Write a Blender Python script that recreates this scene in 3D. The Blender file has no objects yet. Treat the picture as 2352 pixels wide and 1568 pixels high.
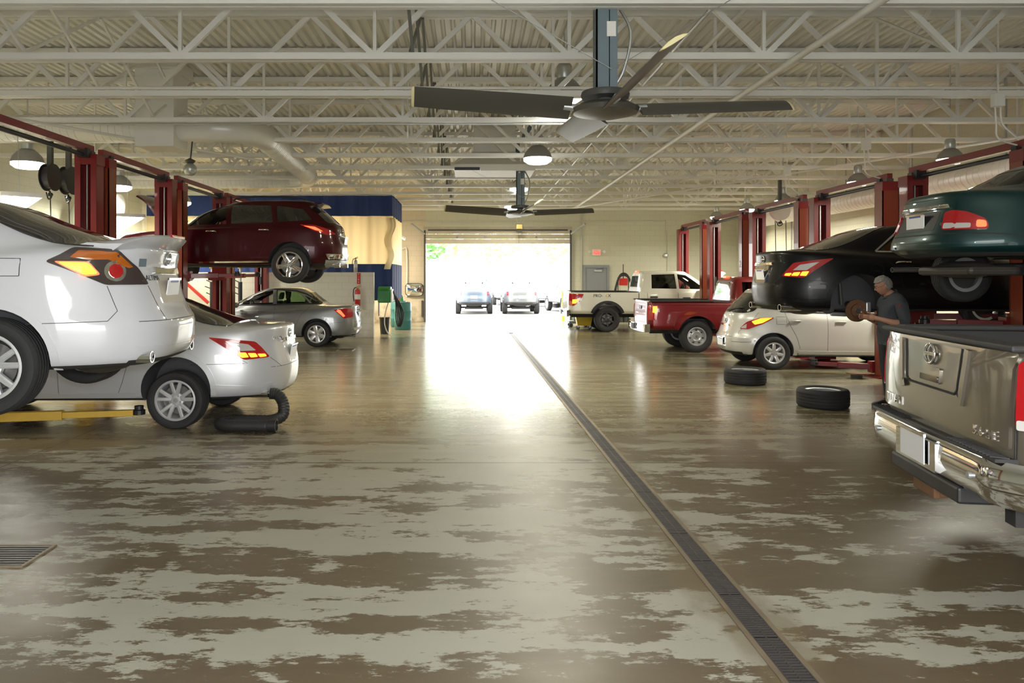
import bpy, bmesh, math, random
from mathutils import Vector, Matrix
from mathutils.bvhtree import BVHTree
PI = math.pi
R = math.radians
S = bpy.context.scene
COL = S.collection
rnd = random.Random(7)

# ------------------------------------------------------------------ camera
F, H, VX, VY = 1750.0, 1.75, 1085.0, 637.0      # focal length in pixels, eye height, vanishing point of the aisle
cd = bpy.data.cameras.new('camera'); cam = bpy.data.objects.new('camera', cd); COL.objects.link(cam)
cam.location = (0, 0, H); cam.rotation_euler = (R(90), 0, 0)
cd.sensor_width = 36; cd.lens = F / 2352 * 36
cd.shift_x = (1176 - VX) / 2352; cd.shift_y = -(784 - VY) / 2352
cd.clip_start = .05; cd.clip_end = 400
S.camera = cam

# ------------------------------------------------------------------ world, exposure, large lights
S.view_settings.view_transform = 'Standard'; S.view_settings.look = 'None'
S.view_settings.gamma = 1; S.view_settings.use_curve_mapping = False
S.view_settings.exposure = 0.14
W = bpy.data.worlds.new('sky'); S.world = W; W.use_nodes = True
nt = W.node_tree; nt.nodes.clear()
wo = nt.nodes.new('ShaderNodeOutputWorld'); bg = nt.nodes.new('ShaderNodeBackground')
sky = nt.nodes.new('ShaderNodeTexSky'); sky.sky_type = 'PREETHAM'; sky.turbidity = 8; sky.sun_direction = (-.3, -.5, .8)
mx = nt.nodes.new('ShaderNodeMix'); mx.data_type = 'RGBA'; mx.inputs[0].default_value = .93
nt.links.new(sky.outputs[0], mx.inputs[6]); mx.inputs[7].default_value = (1.0, 1.0, .98, 1)
nt.links.new(mx.outputs[2], bg.inputs[0]); bg.inputs[1].default_value = 9.0
nt.links.new(bg.outputs[0], wo.inputs[0])
S.cycles.use_denoising = True
S.cycles.max_bounces = 7; S.cycles.diffuse_bounces = 4; S.cycles.glossy_bounces = 4
S.cycles.transparent_max_bounces = 10; S.cycles.transmission_bounces = 4
S.cycles.sample_clamp_indirect = 6; S.cycles.caustics_reflective = False; S.cycles.caustics_refractive = False

def light(name, kind, loc, energy, col=(1, 1, 1), rot=(0, 0, 0), size=1, sizey=None, **kw):
    d = bpy.data.lights.new(name, kind); d.energy = energy; d.color = col
    if kind == 'AREA':
        d.size = size
        if sizey: d.shape = 'RECTANGLE'; d.size_y = sizey
        else: d.shape = 'DISK'
    elif kind != 'SUN': d.shadow_soft_size = size
    for k, v in kw.items(): setattr(d, k, v)
    o = bpy.data.objects.new(name, d); COL.objects.link(o); o.location = loc; o.rotation_euler = rot
    return o
# daylight portals in the two open vehicle doors (they only guide sampling of the sky)
for nm, y, rx in (('daylight_portal', 30.2, R(-90)), ('daylight_portal', -3.2, R(90))):
    p = light(nm, 'AREA', (1.0, y, 1.6), 1, rot=(rx, 0, 0), size=5.6, sizey=3.2); p.data.cycles.is_portal = True
light('sun', 'SUN', (0, -20, 40), 8, (1, .97, .90), rot=(R(-37), R(-14), 0), angle=R(3))
# the photographer's flash beside the lens
light('camera_flash', 'POINT', (.06, .05, H + .14), 300, (.86, .92, 1.0), size=.04)

# ------------------------------------------------------------------ materials
def nd(t, typ, **kw):
    n = t.nodes.new(typ)
    for k, v in kw.items(): setattr(n, k, v)
    return n
def mat(name, col, rough=.5, metal=0., coat=0., var=.08, vscale=4., bump=0., bscale=60., emit=None, es=0., spec=.5, stretch=None, vr=0.):
    m = bpy.data.materials.new(name); m.use_nodes = True
    t = m.node_tree; b = t.nodes['Principled BSDF']; L = t.links.new
    c = tuple(col) + (1,)
    b.inputs['Roughness'].default_value = rough; b.inputs['Metallic'].default_value = metal
    b.inputs['Coat Weight'].default_value = coat; b.inputs['Coat Roughness'].default_value = .04
    b.inputs['Specular IOR Level'].default_value = spec
    tc = nd(t, 'ShaderNodeTexCoord'); src = tc.outputs['Object']
    if stretch:
        mp = nd(t, 'ShaderNodeMapping'); mp.inputs['Scale'].default_value = stretch; L(src, mp.inputs[0]); src = mp.outputs[0]
    n = nd(t, 'ShaderNodeTexNoise'); n.inputs['Scale'].default_value = vscale; n.inputs['Detail'].default_value = 5
    L(src, n.inputs['Vector'])
    m1 = nd(t, 'ShaderNodeMix', data_type='RGBA')
    m1.inputs[6].default_value = tuple(x * (1 - var) for x in col) + (1,)
    m1.inputs[7].default_value = tuple(min(1, x * (1 + var)) for x in col) + (1,)
    L(n.outputs['Fac'], m1.inputs[0]); L(m1.outputs[2], b.inputs['Base Color'])
    if vr:
        mr = nd(t, 'ShaderNodeMapRange'); mr.inputs[3].default_value = max(0, rough - vr); mr.inputs[4].default_value = rough + vr
        L(n.outputs['Fac'], mr.inputs[0]); L(mr.outputs[0], b.inputs['Roughness'])
    if bump:
        n2 = nd(t, 'ShaderNodeTexNoise'); n2.inputs['Scale'].default_value = bscale; n2.inputs['Detail'].default_value = 4
        L(src, n2.inputs['Vector'])
        bp = nd(t, 'ShaderNodeBump'); bp.inputs['Strength'].default_value = bump; bp.inputs['Distance'].default_value = .01
        L(n2.outputs['Fac'], bp.inputs['Height']); L(bp.outputs[0], b.inputs['Normal'])
    if emit:
        b.inputs['Emission Color'].default_value = tuple(emit) + (1,); b.inputs['Emission Strength'].default_value = es
    return m
def glass(name, tint, spec=.5, rough=.02):
    m = bpy.data.materials.new(name); m.use_nodes = True; t = m.node_tree; t.nodes.clear(); L = t.links.new
    o = nd(t, 'ShaderNodeOutputMaterial'); mx = nd(t, 'ShaderNodeMixShader'); tr = nd(t, 'ShaderNodeBsdfTransparent')
    gl = nd(t, 'ShaderNodeBsdfGlossy'); gl.inputs['Roughness'].default_value = rough
    fr = nd(t, 'ShaderNodeFresnel'); fr.inputs['IOR'].default_value = 1.5
    n = nd(t, 'ShaderNodeTexNoise'); n.inputs['Scale'].default_value = 3
    mm = nd(t, 'ShaderNodeMix', data_type='RGBA'); mm.inputs[6].default_value = tuple(x * .95 for x in tint) + (1,); mm.inputs[7].default_value = tuple(tint) + (1,)
    L(n.outputs['Fac'], mm.inputs[0]); L(mm.outputs[2], tr.inputs[0])
    L(fr.outputs[0], mx.inputs[0]); L(tr.outputs[0], mx.inputs[1]); L(gl.outputs[0], mx.inputs[2]); L(mx.outputs[0], o.inputs[0])
    return m
def wall_mat(name, col, mortar, bw=.4, bh=.2, dirt=0.):
    m = mat(name, col, .55, var=.05, vscale=1.2); t = m.node_tree; L = t.links.new; b = t.nodes['Principled BSDF']
    tc = nd(t, 'ShaderNodeTexCoord'); sp = nd(t, 'ShaderNodeSeparateXYZ'); L(tc.outputs['Object'], sp.inputs[0])
    ad = nd(t, 'ShaderNodeMath', operation='ADD'); L(sp.outputs[0], ad.inputs[0]); L(sp.outputs[1], ad.inputs[1])
    cb = nd(t, 'ShaderNodeCombineXYZ'); L(ad.outputs[0], cb.inputs[0]); L(sp.outputs[2], cb.inputs[1])
    br = nd(t, 'ShaderNodeTexBrick'); br.inputs['Scale'].default_value = 1; br.inputs['Brick Width'].default_value = bw; br.inputs['Row Height'].default_value = bh
    br.inputs['Mortar Size'].default_value = .006; br.inputs['Mortar Smooth'].default_value = .3
    old = b.inputs['Base Color'].links[0].from_socket
    L(cb.outputs[0], br.inputs['Vector']); L(old, br.inputs['Color1']); L(old, br.inputs['Color2']); br.inputs['Mortar'].default_value = tuple(mortar) + (1,)
    out = br.outputs['Color']
    if dirt:      # scuffs and dirt splashed on the lowest courses
        n = nd(t, 'ShaderNodeTexNoise'); n.inputs['Scale'].default_value = 3; n.inputs['Detail'].default_value = 6; L(tc.outputs['Object'], n.inputs[0])
        mr = nd(t, 'ShaderNodeMapRange'); mr.inputs[1].default_value = .0; mr.inputs[2].default_value = 1.1; mr.inputs[3].default_value = .35; mr.inputs[4].default_value = -.1; L(sp.outputs[2], mr.inputs[0])
        a2 = nd(t, 'ShaderNodeMath', operation='ADD'); L(n.outputs['Fac'], a2.inputs[0]); L(mr.outputs[0], a2.inputs[1])
        rp = nd(t, 'ShaderNodeMapRange'); rp.inputs[1].default_value = .6; rp.inputs[2].default_value = .95; rp.inputs[4].default_value = dirt; L(a2.outputs[0], rp.inputs[0])
        mm = nd(t, 'ShaderNodeMix', data_type='RGBA'); L(rp.outputs[0], mm.inputs[0]); L(out, mm.inputs[6]); mm.inputs[7].default_value = (.2, .14, .06, 1); out = mm.outputs[2]
    L(out, b.inputs['Base Color'])
    bp = nd(t, 'ShaderNodeBump'); bp.inputs['Strength'].default_value = .4; bp.inputs['Distance'].default_value = .006; bp.invert = True
    L(br.outputs['Fac'], bp.inputs['Height']); L(bp.outputs[0], b.inputs['Normal'])
    return m
def floor_mat():
    m = bpy.data.materials.new('worn_sealed_concrete'); m.use_nodes = True; t = m.node_tree; L = t.links.new; b = t.nodes['Principled BSDF']
    tc = nd(t, 'ShaderNodeTexCoord'); P = tc.outputs['Object']
    def noise(scale, st, detail=6, rough=.6, off=0):
        mp = nd(t, 'ShaderNodeMapping'); mp.inputs['Scale'].default_value = st; mp.inputs['Location'].default_value = (off, off * .7, 0); L(P, mp.inputs[0])
        n = nd(t, 'ShaderNodeTexNoise'); n.inputs['Scale'].default_value = scale; n.inputs['Detail'].default_value = detail; n.inputs['Roughness'].default_value = rough
        L(mp.outputs[0], n.inputs[0]); return n.outputs['Fac']
    def math_(op, a, c=None):
        n = nd(t, 'ShaderNodeMath', operation=op)
        for i, x in enumerate((a, c)):
            if x is None: continue
            if isinstance(x, (int, float)): n.inputs[i].default_value = x
            else: L(x, n.inputs[i])
        return n.outputs[0]
    def rng(x, a, c, lo=0, hi=1):
        n = nd(t, 'ShaderNodeMapRange'); n.inputs[1].default_value = a; n.inputs[2].default_value = c; n.inputs[3].default_value = lo; n.inputs[4].default_value = hi
        L(x, n.inputs[0]); return n.outputs[0]
    def mixc(f, a, c):
        n = nd(t, 'ShaderNodeMix', data_type='RGBA')
        L(f, n.inputs[0])
        for i, x in ((6, a), (7, c)):
            if isinstance(x, tuple): n.inputs[i].default_value = x + (1,)
            else: L(x, n.inputs[i])
        return n.outputs[2]
    sp = nd(t, 'ShaderNodeSeparateXYZ'); L(P, sp.inputs[0]); X, Y = sp.outputs[0], sp.outputs[1]
    big = noise(.55, (.55, 1.5, 1), 3, .5, 3.1)
    mid = noise(2.7, (.55, 1.5, 1), 9, .68, 9.3)
    fine = noise(9, (.7, 1.6, 1), 8, .7, 1.7)
    rows = noise(1.5, (.10, 1.7, 1), 3, .5, 21); cols = noise(1.6, (1.6, .14, 1), 4, .6, 33); grain = noise(24, (.8, 1.7, 1), 6, .75, 4)
    s = math_('ADD', math_('ADD', math_('MULTIPLY', mid, .50), math_('MULTIPLY', rows, .36)), math_('ADD', math_('ADD', math_('MULTIPLY', big, .22), math_('MULTIPLY', cols, .16)), math_('ADD', math_('MULTIPLY', fine, .20), math_('MULTIPLY', grain, .12))))
    # old brown sealer left in patches: plenty near the camera, worn to an even film further down the aisle
    near = rng(Y, 7.5, 12, 0, -.05)
    mask = rng(math_('ADD', math_('ADD', s, near), rng(X, 1.5, 3.5, 0, .035)), .768, .788)
    amt = math_('MULTIPLY', mask, rng(Y, 7.2, 11, .95, .5))
    light_c = mixc(noise(1.1, (.5, 1.2, 1), 5, .6, 5), (.36, .345, .275), (.48, .465, .385))
    film = mixc(rng(noise(1.6, (.28, 2.6, 1), 7, .65, 2), .35, .68), (.17, .148, .082), (.32, .292, .205))
    base = mixc(rng(Y, 6.5, 9.5), light_c, film)
    dark = mixc(noise(6, (.6, 1.5, 1), 6, .7, 8), (.095, .066, .033), (.155, .112, .062))
    c = mixc(amt, base, dark)
    # oil stains, mostly in the working bays
    oil = rng(noise(1.3, (.8, 1.7, 1), 8, .7, 14), .60, .68)
    bay = math_('MAXIMUM', rng(X, 2.5, 4.5, 0, .85), rng(X, -4.5, -3, .7, 0))
    c = mixc(math_('MULTIPLY', oil, bay), c, (.035, .028, .016))
    # rust-brown staining along the drain channel
    dr = math_('ABSOLUTE', math_('SUBTRACT', X, math_('SUBTRACT', 1.452, math_('MULTIPLY', Y, .0105))))
    ds = rng(math_('ADD', dr, math_('MULTIPLY', math_('SUBTRACT', noise(3, (1, .5, 1), 6, .6, 6), .5), .6)), .12, .24, .55, 0)
    c = mixc(ds, c, (.19, .14, .07))
    # saw-cut joints
    def joint(v, pos, w): return rng(math_('ABSOLUTE', math_('SUBTRACT', v, pos)), w * .5, w, 1, 0)
    j = joint(Y, 7.2, .022)
    for k in (11.6, 16., 20.4, 24.8): j = math_('MAXIMUM', j, joint(Y, k, .012))
    for k in (-4.35, 4.9): j = math_('MAXIMUM', j, joint(X, k, .012))
    c = mixc(math_('MULTIPLY', j, .75), c, (.05, .04, .025))
    L(c, b.inputs['Base Color'])
    rg = math_('ADD', rng(math_('ADD', math_('MULTIPLY', mid, .6), math_('MULTIPLY', fine, .4)), .3, .7, .17, .31), rng(Y, 6.2, 10.5, .24, 0))   # bare worn concrete is rougher than sealed
    L(math_('SUBTRACT', rg, math_('MULTIPLY', amt, .10)), b.inputs['Roughness'])
    b.inputs['Specular IOR Level'].default_value = .8
    bp = nd(t, 'ShaderNodeBump'); bp.inputs['Strength'].default_value = .12; bp.inputs['Distance'].default_value = .004
    L(fine, bp.inputs['Height']); L(bp.outputs[0], b.inputs['Normal'])
    return m

M = {}
def MM(k, *a, **kw): M[k] = mat(k, *a, **kw)
MM('white_steel', (.82, .81, .76), .42, var=.04); MM('deck_white', (.78, .77, .71), .38, var=.06, vscale=1.5)
MM('dark_steel', (.07, .07, .065), .5); MM('grey_steel', (.20, .20, .185), .5); MM('galv', (.55, .57, .57), .38, metal=.75, var=.12); MM('duct', (.80, .80, .76), .34, metal=.1, var=.06)
MM('lift_red', (.20, .007, .010), .38, var=.16, vscale=2.5, coat=.3); MM('lift_red_lamplit', (.23, .042, .016), .42, var=.14, vscale=2.5, coat=.2)  # second tone is the same red with yellow lamplight mixed into it
MM('lift_yellow', (.72, .46, .07), .5, var=.12); MM('black_plastic', (.02, .02, .022), .45); MM('rubber', (.022, .022, .023), .72, var=.2, bump=.15)
MM('blue_steel', (.15, .20, .235), .5, var=.1); MM('fan_blade', (.115, .108, .092), .36, metal=.35, var=.06); MM('fan_tip', (.82, .74, .42), .45)
MM('chrome', (.78, .78, .79), .07, metal=1, var=.02); MM('alloy', (.74, .75, .77), .3, metal=.55, var=.04); MM('dull_alloy', (.5, .51, .52), .38, metal=.6)
MM('dark_alloy', (.045, .046, .05), .35, metal=.5); MM('rotor_steel', (.25, .24, .23), .4, metal=.8, var=.2); MM('rust', (.17, .082, .036), .75, var=.4, vscale=12)
MM('under', (.032, .031, .03), .8, var=.3); MM('liner', (.085, .085, .09), .8, var=.2); MM('exhaust', (.075, .066, .058), .55, metal=.4, var=.25)
MM('cabin', (.05, .05, .05), .8); MM('seat_cloth', (.16, .155, .15), .9, var=.15); MM('seam', (.02, .02, .02), .7)
MM('plate', (.90, .91, .93), .35, var=.01); MM('plate_blue', (.05, .09, .35), .4); MM('plate_red', (.6, .03, .04), .4)
MM('lens_red', (.36, .006, .01), .12, coat=1, var=.05, emit=(1, .02, .02), es=.05); MM('lens_dark', (.05, .035, .035), .1, coat=1)
MM('lens_amber', (.40, .10, .006), .15, coat=1, emit=(1, .28, .02), es=.03); MM('lens_clear', (.62, .60, .58), .12, coat=1)  # slight emission in red and amber lenses paints in returned flash
MM('glow_amber', (1, .35, .02), .3, emit=(1, .30, .02), es=2.6); MM('glow_red', (1, .06, .03), .3, emit=(1, .09, .03), es=3.2)  # emission stands in for camera flash thrown back by the tail reflectors
MM('dark_glass', (.012, .013, .013), .04, spec=.6, coat=1, var=.02); MM('mirror', (.85, .86, .86), .05, metal=1, var=.01)
MM('lamp_glow', (1, 1, .95), .4, emit=(1, .985, .88), es=14); MM('tube_glow', (1, 1, .97), .4, emit=(1, 1, .93), es=9)
MM('grey_dome', (.34, .34, .33), .45, metal=.4); MM('curtain_blue', (.012, .036, .16), .7, var=.15)
MM('block_paint', (.72, .66, .46), .5); MM('door_grey', (.25, .27, .29), .5, var=.05); MM('panel_white', (.62, .56, .47), .5, var=.08)
MM('panel_tan', (.52, .47, .36), .6, var=.2); MM('drum_teal', (.05, .21, .22), .38, var=.1); MM('green_paint', (.015, .23, .045), .35, coat=.5)
MM('red_paint', (.55, .02, .015), .3, coat=.6); MM('white_paint', (.78, .78, .76), .4); MM('yellow_paint', (.85, .58, .02), .4, var=.06)
MM('hose_black', (.025, .024, .023), .55); MM('hose_white', (.75, .73, .66), .5); MM('brass', (.55, .4, .15), .3, metal=.9)
MM('exit_red', (.8, .05, .04), .4, emit=(1, .10, .08), es=1.3); MM('sign_white', (.85, .83, .78), .45)
MM('skin', (.50, .26, .17), .5, var=.08, vscale=10); MM('hair_grey', (.30, .29, .27), .75, var=.35, vscale=60, bump=.6, bscale=90)
MM('shirt_grey', (.055, .06, .072), .85, var=.15, bump=.1); MM('trousers', (.03, .032, .04), .85, var=.12); MM('piping_red', (.42, .02, .03), .8)
MM('asphalt', (.35, .34, .32), .85, var=.1, vscale=.5, bump=.1); MM('leaf', (.12, .34, .07), .6, var=.45, vscale=1.5); MM('leaf_pale', (.62, .66, .30), .6, var=.4, vscale=1.5); MM('bark', (.55, .5, .42), .9, var=.3)
MM('grate', (.10, .09, .088), .42, metal=.5, var=.25, vscale=6); MM('grate_frame', (.27, .215, .15), .5, metal=.4, var=.35, vscale=5); MM('pit', (.008, .008, .008), .9)
MM('purple_steel', (.30, .16, .26), .4, var=.1); MM('tan_paper', (.62, .58, .46), .8); MM('orange', (.9, .25, .1), .5); MM('number_white', (.72, .70, .62), .6)
MM('tailgate_black', (.035, .034, .034), .6); MM('blue_car', (.02, .16, .5), .3, coat=1); MM('grille', (.02, .02, .02), .5)
# car paints
def paint(k, c, metal=.0, rough=.4, coat=1): MM(k, c, rough, metal=metal, coat=coat, var=.02, vscale=2)
paint('paint_white', (.62, .63, .66)); paint('paint_silver', (.64, .65, .67), .35, .36); paint('paint_maroon', (.050, .0012, .005), .2, .35, .25); M['paint_maroon'].node_tree.nodes['Principled BSDF'].inputs['Specular IOR Level'].default_value = .25
paint('paint_grey', (.27, .28, .29), .6, .36); paint('paint_black', (.002, .002, .003), .0, .35, .15); M['paint_black'].node_tree.nodes['Principled BSDF'].inputs['Specular IOR Level'].default_value = .3; paint('paint_green', (.003, .035, .034), .35, .35, .5)
paint('paint_bronze', (.21, .185, .145), .65, .32); paint('paint_champagne', (.68, .675, .65), .3, .36); paint('paint_red', (.19, .004, .008), .2, .35, .7)
paint('paint_cream', (.74, .73, .64)); paint('paint_sky', (.085, .115, .165), .2, .4); paint('paint_pewter', (.13, .14, .15), .2, .4)
M['glass_clear'] = glass('glass_clear', (.80, .86, .80)); M['glass_green'] = glass('glass_green', (.50, .62, .42)); M['glass_smoke'] = glass('glass_smoke', (.05, .05, .05))
M['glass_plain'] = glass('glass_plain', (.93, .95, .93)); M['vinyl'] = mat('vinyl', (.86, .78, .58), .35, var=.05, vscale=2)
_t = M['vinyl'].node_tree; _o = _t.nodes['Material Output']; _b = _t.nodes['Principled BSDF']
_tr = nd(_t, 'ShaderNodeBsdfTranslucent'); _tr.inputs[0].default_value = (.95, .86, .64, 1); _m1 = nd(_t, 'ShaderNodeMixShader'); _m1.inputs[0].default_value = .6
_tp = nd(_t, 'ShaderNodeBsdfTransparent'); _m2 = nd(_t, 'ShaderNodeMixShader'); _m2.inputs[0].default_value = .22
_t.links.new(_b.outputs[0], _m1.inputs[1]); _t.links.new(_tr.outputs[0], _m1.inputs[2]); _t.links.new(_m1.outputs[0], _m2.inputs[1]); _t.links.new(_tp.outputs[0], _m2.inputs[2]); _t.links.new(_m2.outputs[0], _o.inputs[0])
M['cream_block'] = wall_mat('cream_block', (.66, .655, .52), (.58, .57, .44)); M['dirty_block'] = wall_mat('dirty_block', (.68, .60, .47), (.58, .50, .38), dirt=.75)
M['white_block'] = wall_mat('white_block', (.74, .72, .62), (.63, .61, .50), dirt=.4)
M['floor'] = floor_mat()

# ------------------------------------------------------------------ mesh helpers
class MB:
    def __init__(s): s.v = []; s.f = []; s.m = []
    def add(s, vs, fs, mi=0):
        o = len(s.v); s.v += [tuple(v) for v in vs]; s.f += [tuple(i + o for i in f) for f in fs]; s.m += [mi] * len(fs); return s
    def box(s, x0, x1, y0, y1, z0, z1, mi=0):
        return s.add([(x0, y0, z0), (x1, y0, z0), (x1, y1, z0), (x0, y1, z0), (x0, y0, z1), (x1, y0, z1), (x1, y1, z1), (x0, y1, z1)],
                     [(0, 3, 2, 1), (4, 5, 6, 7), (0, 1, 5, 4), (1, 2, 6, 5), (2, 3, 7, 6), (3, 0, 4, 7)], mi)
    def bar(s, p, q, w, h, mi=0, up=(0, 0, 1)):
        p, q = Vector(p), Vector(q); d = (q - p).normalized(); u = Vector(up)
        if abs(d.dot(u)) > .99: u = Vector((0, 1, 0))
        a = d.cross(u).normalized() * (w / 2); b = a.cross(d).normalized() * (h / 2)
        vs = [e + i * a + j * b for e in (p, q) for i, j in ((-1, -1), (1, -1), (1, 1), (-1, 1))]
        return s.add(vs, [(3, 2, 1, 0), (4, 5, 6, 7), (0, 1, 5, 4), (1, 2, 6, 5), (2, 3, 7, 6), (3, 0, 4, 7)], mi)
    def loft(s, rings, cap0=True, cap1=True, closed=True, mi=0):
        n = len(rings[0]); o = len(s.v); fs = []
        for k in range(len(rings) - 1):
            for i in range(n if closed else n - 1):
                j = (i + 1) % n; fs.append((k * n + i, k * n + j, (k + 1) * n + j, (k + 1) * n + i))
        if cap0: fs.append(tuple(range(n - 1, -1, -1)))
        if cap1: fs.append(tuple((len(rings) - 1) * n + i for i in range(n)))
        return s.add([p for r in rings for p in r], fs, mi)
    def lathe(s, prof, o=(0, 0, 0), axis='z', n=32, mi=0, caps=True, a0=0, flip=False):
        rings = []
        for r, t in prof:
            rg = []
            for i in range(n):
                a = a0 + 2 * PI * i / n; c, d = r * math.cos(a), r * math.sin(a)
                p = {'z': (c, d, t), 'y': (d, t, c), 'x': (t, c, d)}[axis]
                rg.append((o[0] + p[0], o[1] + p[1], o[2] + p[2]))
            rings.append(rg)
        return s.loft(rings, caps, caps, True, mi)
    def cyl(s, p, q, r0, r1=None, n=12, mi=0):
        r1 = r0 if r1 is None else r1; return s.tube([p, q], [r0, r1], n, mi)
    def tube(s, pts, r, n=8, mi=0, closed=False):
        pts = [Vector(p) for p in pts]; k = len(pts); rs = r if isinstance(r, (list, tuple)) else [r] * k; rings = []; up = None
        for i, p in enumerate(pts):
            if closed: d = (pts[(i + 1) % k] - pts[i - 1]).normalized()
            else: d = (pts[min(i + 1, k - 1)] - pts[max(i - 1, 0)]).normalized()
            if up is None: up = Vector((0, 0, 1)) if abs(d.z) < .9 else Vector((1, 0, 0))
            a = d.cross(up).normalized(); b = a.cross(d).normalized(); up = b
            rings.append([p + rs[i] * (math.cos(2 * PI * j / n) * a + math.sin(2 * PI * j / n) * b) for j in range(n)])
        if closed: return s.loft(rings + [rings[0]], False, False, True, mi)
        return s.loft(rings, True, True, True, mi)
    def prism(s, poly, f0, f1, mi=0):
        return s.loft([[f0(*p) for p in poly], [f1(*p) for p in poly]], True, True, True, mi)
    def ball(s, c, r, n=12, mi=0):
        rr = r if isinstance(r, (list, tuple)) else (r, r, r); rings = []
        for i in range(1, n):
            a = PI * i / n - PI / 2
            rings.append([(c[0] + rr[0] * math.cos(a) * math.cos(2 * PI * j / (2 * n)), c[1] + rr[1] * math.cos(a) * math.sin(2 * PI * j / (2 * n)), c[2] + rr[2] * math.sin(a)) for j in range(2 * n)])
        return s.loft(rings, True, True, True, mi)
    def xf(s, mtx):
        s.v = [tuple(mtx @ Vector(v)) for v in s.v]; return s
    def mesh(s, name, mats, smooth=None, fix=False):
        me = bpy.data.meshes.new(name); me.from_pydata(s.v, [], s.f)
        for m in (mats if isinstance(mats, (list, tuple)) else [mats]): me.materials.append(M[m] if isinstance(m, str) else m)
        me.polygons.foreach_set('material_index', s.m)
        if fix:
            b = bmesh.new(); b.from_mesh(me); bmesh.ops.remove_doubles(b, verts=b.verts, dist=1e-5); bmesh.ops.recalc_face_normals(b, faces=b.faces); b.to_mesh(me); b.free()
        me.update()
        if smooth is not None:
            me.shade_smooth(); me.set_sharp_from_angle(angle=R(smooth))
        return me
    def build(s, name, mats, parent=None, smooth=None, bevel=0, fix=True, label=None):
        o = bpy.data.objects.new(name, s.mesh(name, mats, smooth, fix)); COL.objects.link(o)
        if parent: o.parent = parent
        if bevel:
            b = o.modifiers.new('bevel', 'BEVEL'); b.width = bevel; b.segments = 2; b.limit_method = 'ANGLE'; b.angle_limit = R(40)
        if label: o['label'] = label
        return o
def tag(o, label=None, cat=None, group=None, kind=None):
    for k, v in (('label', label), ('category', cat), ('group', group), ('kind', kind)):
        if v: o[k] = v
    return o
def thing(name, label, cat, loc=(0, 0, 0), rz=0, group=None):
    o = bpy.data.objects.new(name, None); COL.objects.link(o); o.location = loc; o.rotation_euler = (0, 0, rz); o.empty_display_size = .2
    return tag(o, label, cat, group)
def struct(name, mb, m, **kw):
    return tag(mb.build(name, m, **kw), kind='structure')
def kids(o): return [c for c in bpy.data.objects if c.parent == o]
def copy_tree(o, loc=None, rz=None, label=None, parent=None):
    c = o.copy(); COL.objects.link(c)
    if parent: c.parent = parent
    if loc is not None: c.location = loc
    if rz is not None: c.rotation_euler = (0, 0, rz)
    if label: c['label'] = label
    for k in kids(o): copy_tree(k, parent=c)
    return c
def at(px, py, Y): return Vector(((px - VX) * Y / F, Y, H - (py - VY) * Y / F))
def catmull(pts, k=6, closed=False):
    pts = [Vector(p) for p in pts]; n = len(pts); out = []
    for i in range(n if closed else n - 1):
        g = lambda j: pts[j % n] if closed else pts[max(0, min(n - 1, j))]
        a, b, c, d = g(i - 1), g(i), g(i + 1), g(i + 2)
        for s in range(k):
            t = s / k; out.append(.5 * ((2 * b) + (c - a) * t + (2 * a - 5 * b + 4 * c - d) * t * t + (3 * b - a - 3 * c + d) * t ** 3))
    if not closed: out.append(pts[-1])
    return out
def text_data(s, size=1., ext=.002, sx=1.):
    c = bpy.data.curves.new('lettering', 'FONT'); c.body = s; c.size = size; c.extrude = ext; c.align_x = 'CENTER'; c.align_y = 'CENTER'; c.resolution_u = 3
    o = bpy.data.objects.new('lettering', c); COL.objects.link(o)
    bpy.context.view_layer.update()
    me = bpy.data.meshes.new_from_object(o.evaluated_get(bpy.context.evaluated_depsgraph_get()))
    vs = [Vector((v.co.x * sx, v.co.y, v.co.z)) for v in me.vertices]; fs = [tuple(p.vertices) for p in me.polygons]
    bpy.data.objects.remove(o); bpy.data.curves.remove(c); bpy.data.meshes.remove(me)
    return vs, fs
def text(name, s, size, origin, right, up, m, parent=None, ext=.003, sx=1., label=None):
    vs, fs = text_data(s, size, ext, sx); r, u, o = Vector(right).normalized(), Vector(up).normalized(), Vector(origin); n = r.cross(u)
    return MB().add([o + r * v.x + u * v.y + n * v.z for v in vs], fs).build(name, m, parent, label=label)
# ================================================================== the building
XL, XR, YB, YF, ZC = -10.0, 10.4, 30.0, -3.0, 5.47       # left, right, far and near walls, roof deck
DX0, DX1, DZ = -1.835, 3.825, 3.64                        # far vehicle door
struct('floor', MB().box(XL, XR, YF - .3, YB + .3, -.15, 0), 'floor')
g = MB(); g.box(-90, 90, YB + .3, 190, -.2, -.03); struct('ground', g, 'asphalt')
g = MB(); g.box(-40, 40, -40, YF - .3, -.2, -.03); struct('ground', g, 'asphalt')
w = MB(); w.box(XL - .3, DX0, YB, YB + .3, 0, 5.7, 1); w.box(DX1, XR + .3, YB, YB + .3, 0, 5.7, 0); w.box(DX0, DX1, YB, YB + .3, DZ, 5.7, 0)
struct('wall_back', w, ['cream_block', 'dirty_block'])
w = MB(); w.box(XL - .3, -2.2, YF - .3, YF, 0, 5.7); w.box(4.2, XR + .3, YF - .3, YF, 0, 5.7); w.box(-2.2, 4.2, YF - .3, YF, 3.6, 5.7)
struct('wall_front', w, 'cream_block')
struct('wall_left', MB().box(XL - .3, XL, YF, YB, 0, 5.7), 'cream_block')
struct('wall_right', MB().box(XR, XR + .3, YF, YB, 0, 5.7), 'cream_block')
c = MB(); xs = []; x = XL
while x < XR:
    for dx, dz in ((0, 0), (.075, 0), (.095, .045), (.13, .045)): xs.append((min(x + dx, XR), ZC + dz))
    x += .15
top = [(XR, ZC + .2), (XL, ZC + .2)]
poly = xs + top
c.loft([[(a, YF, b) for a, b in poly], [(a, YB, b) for a, b in poly]])
struct('ceiling', c, 'deck_white')

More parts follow.
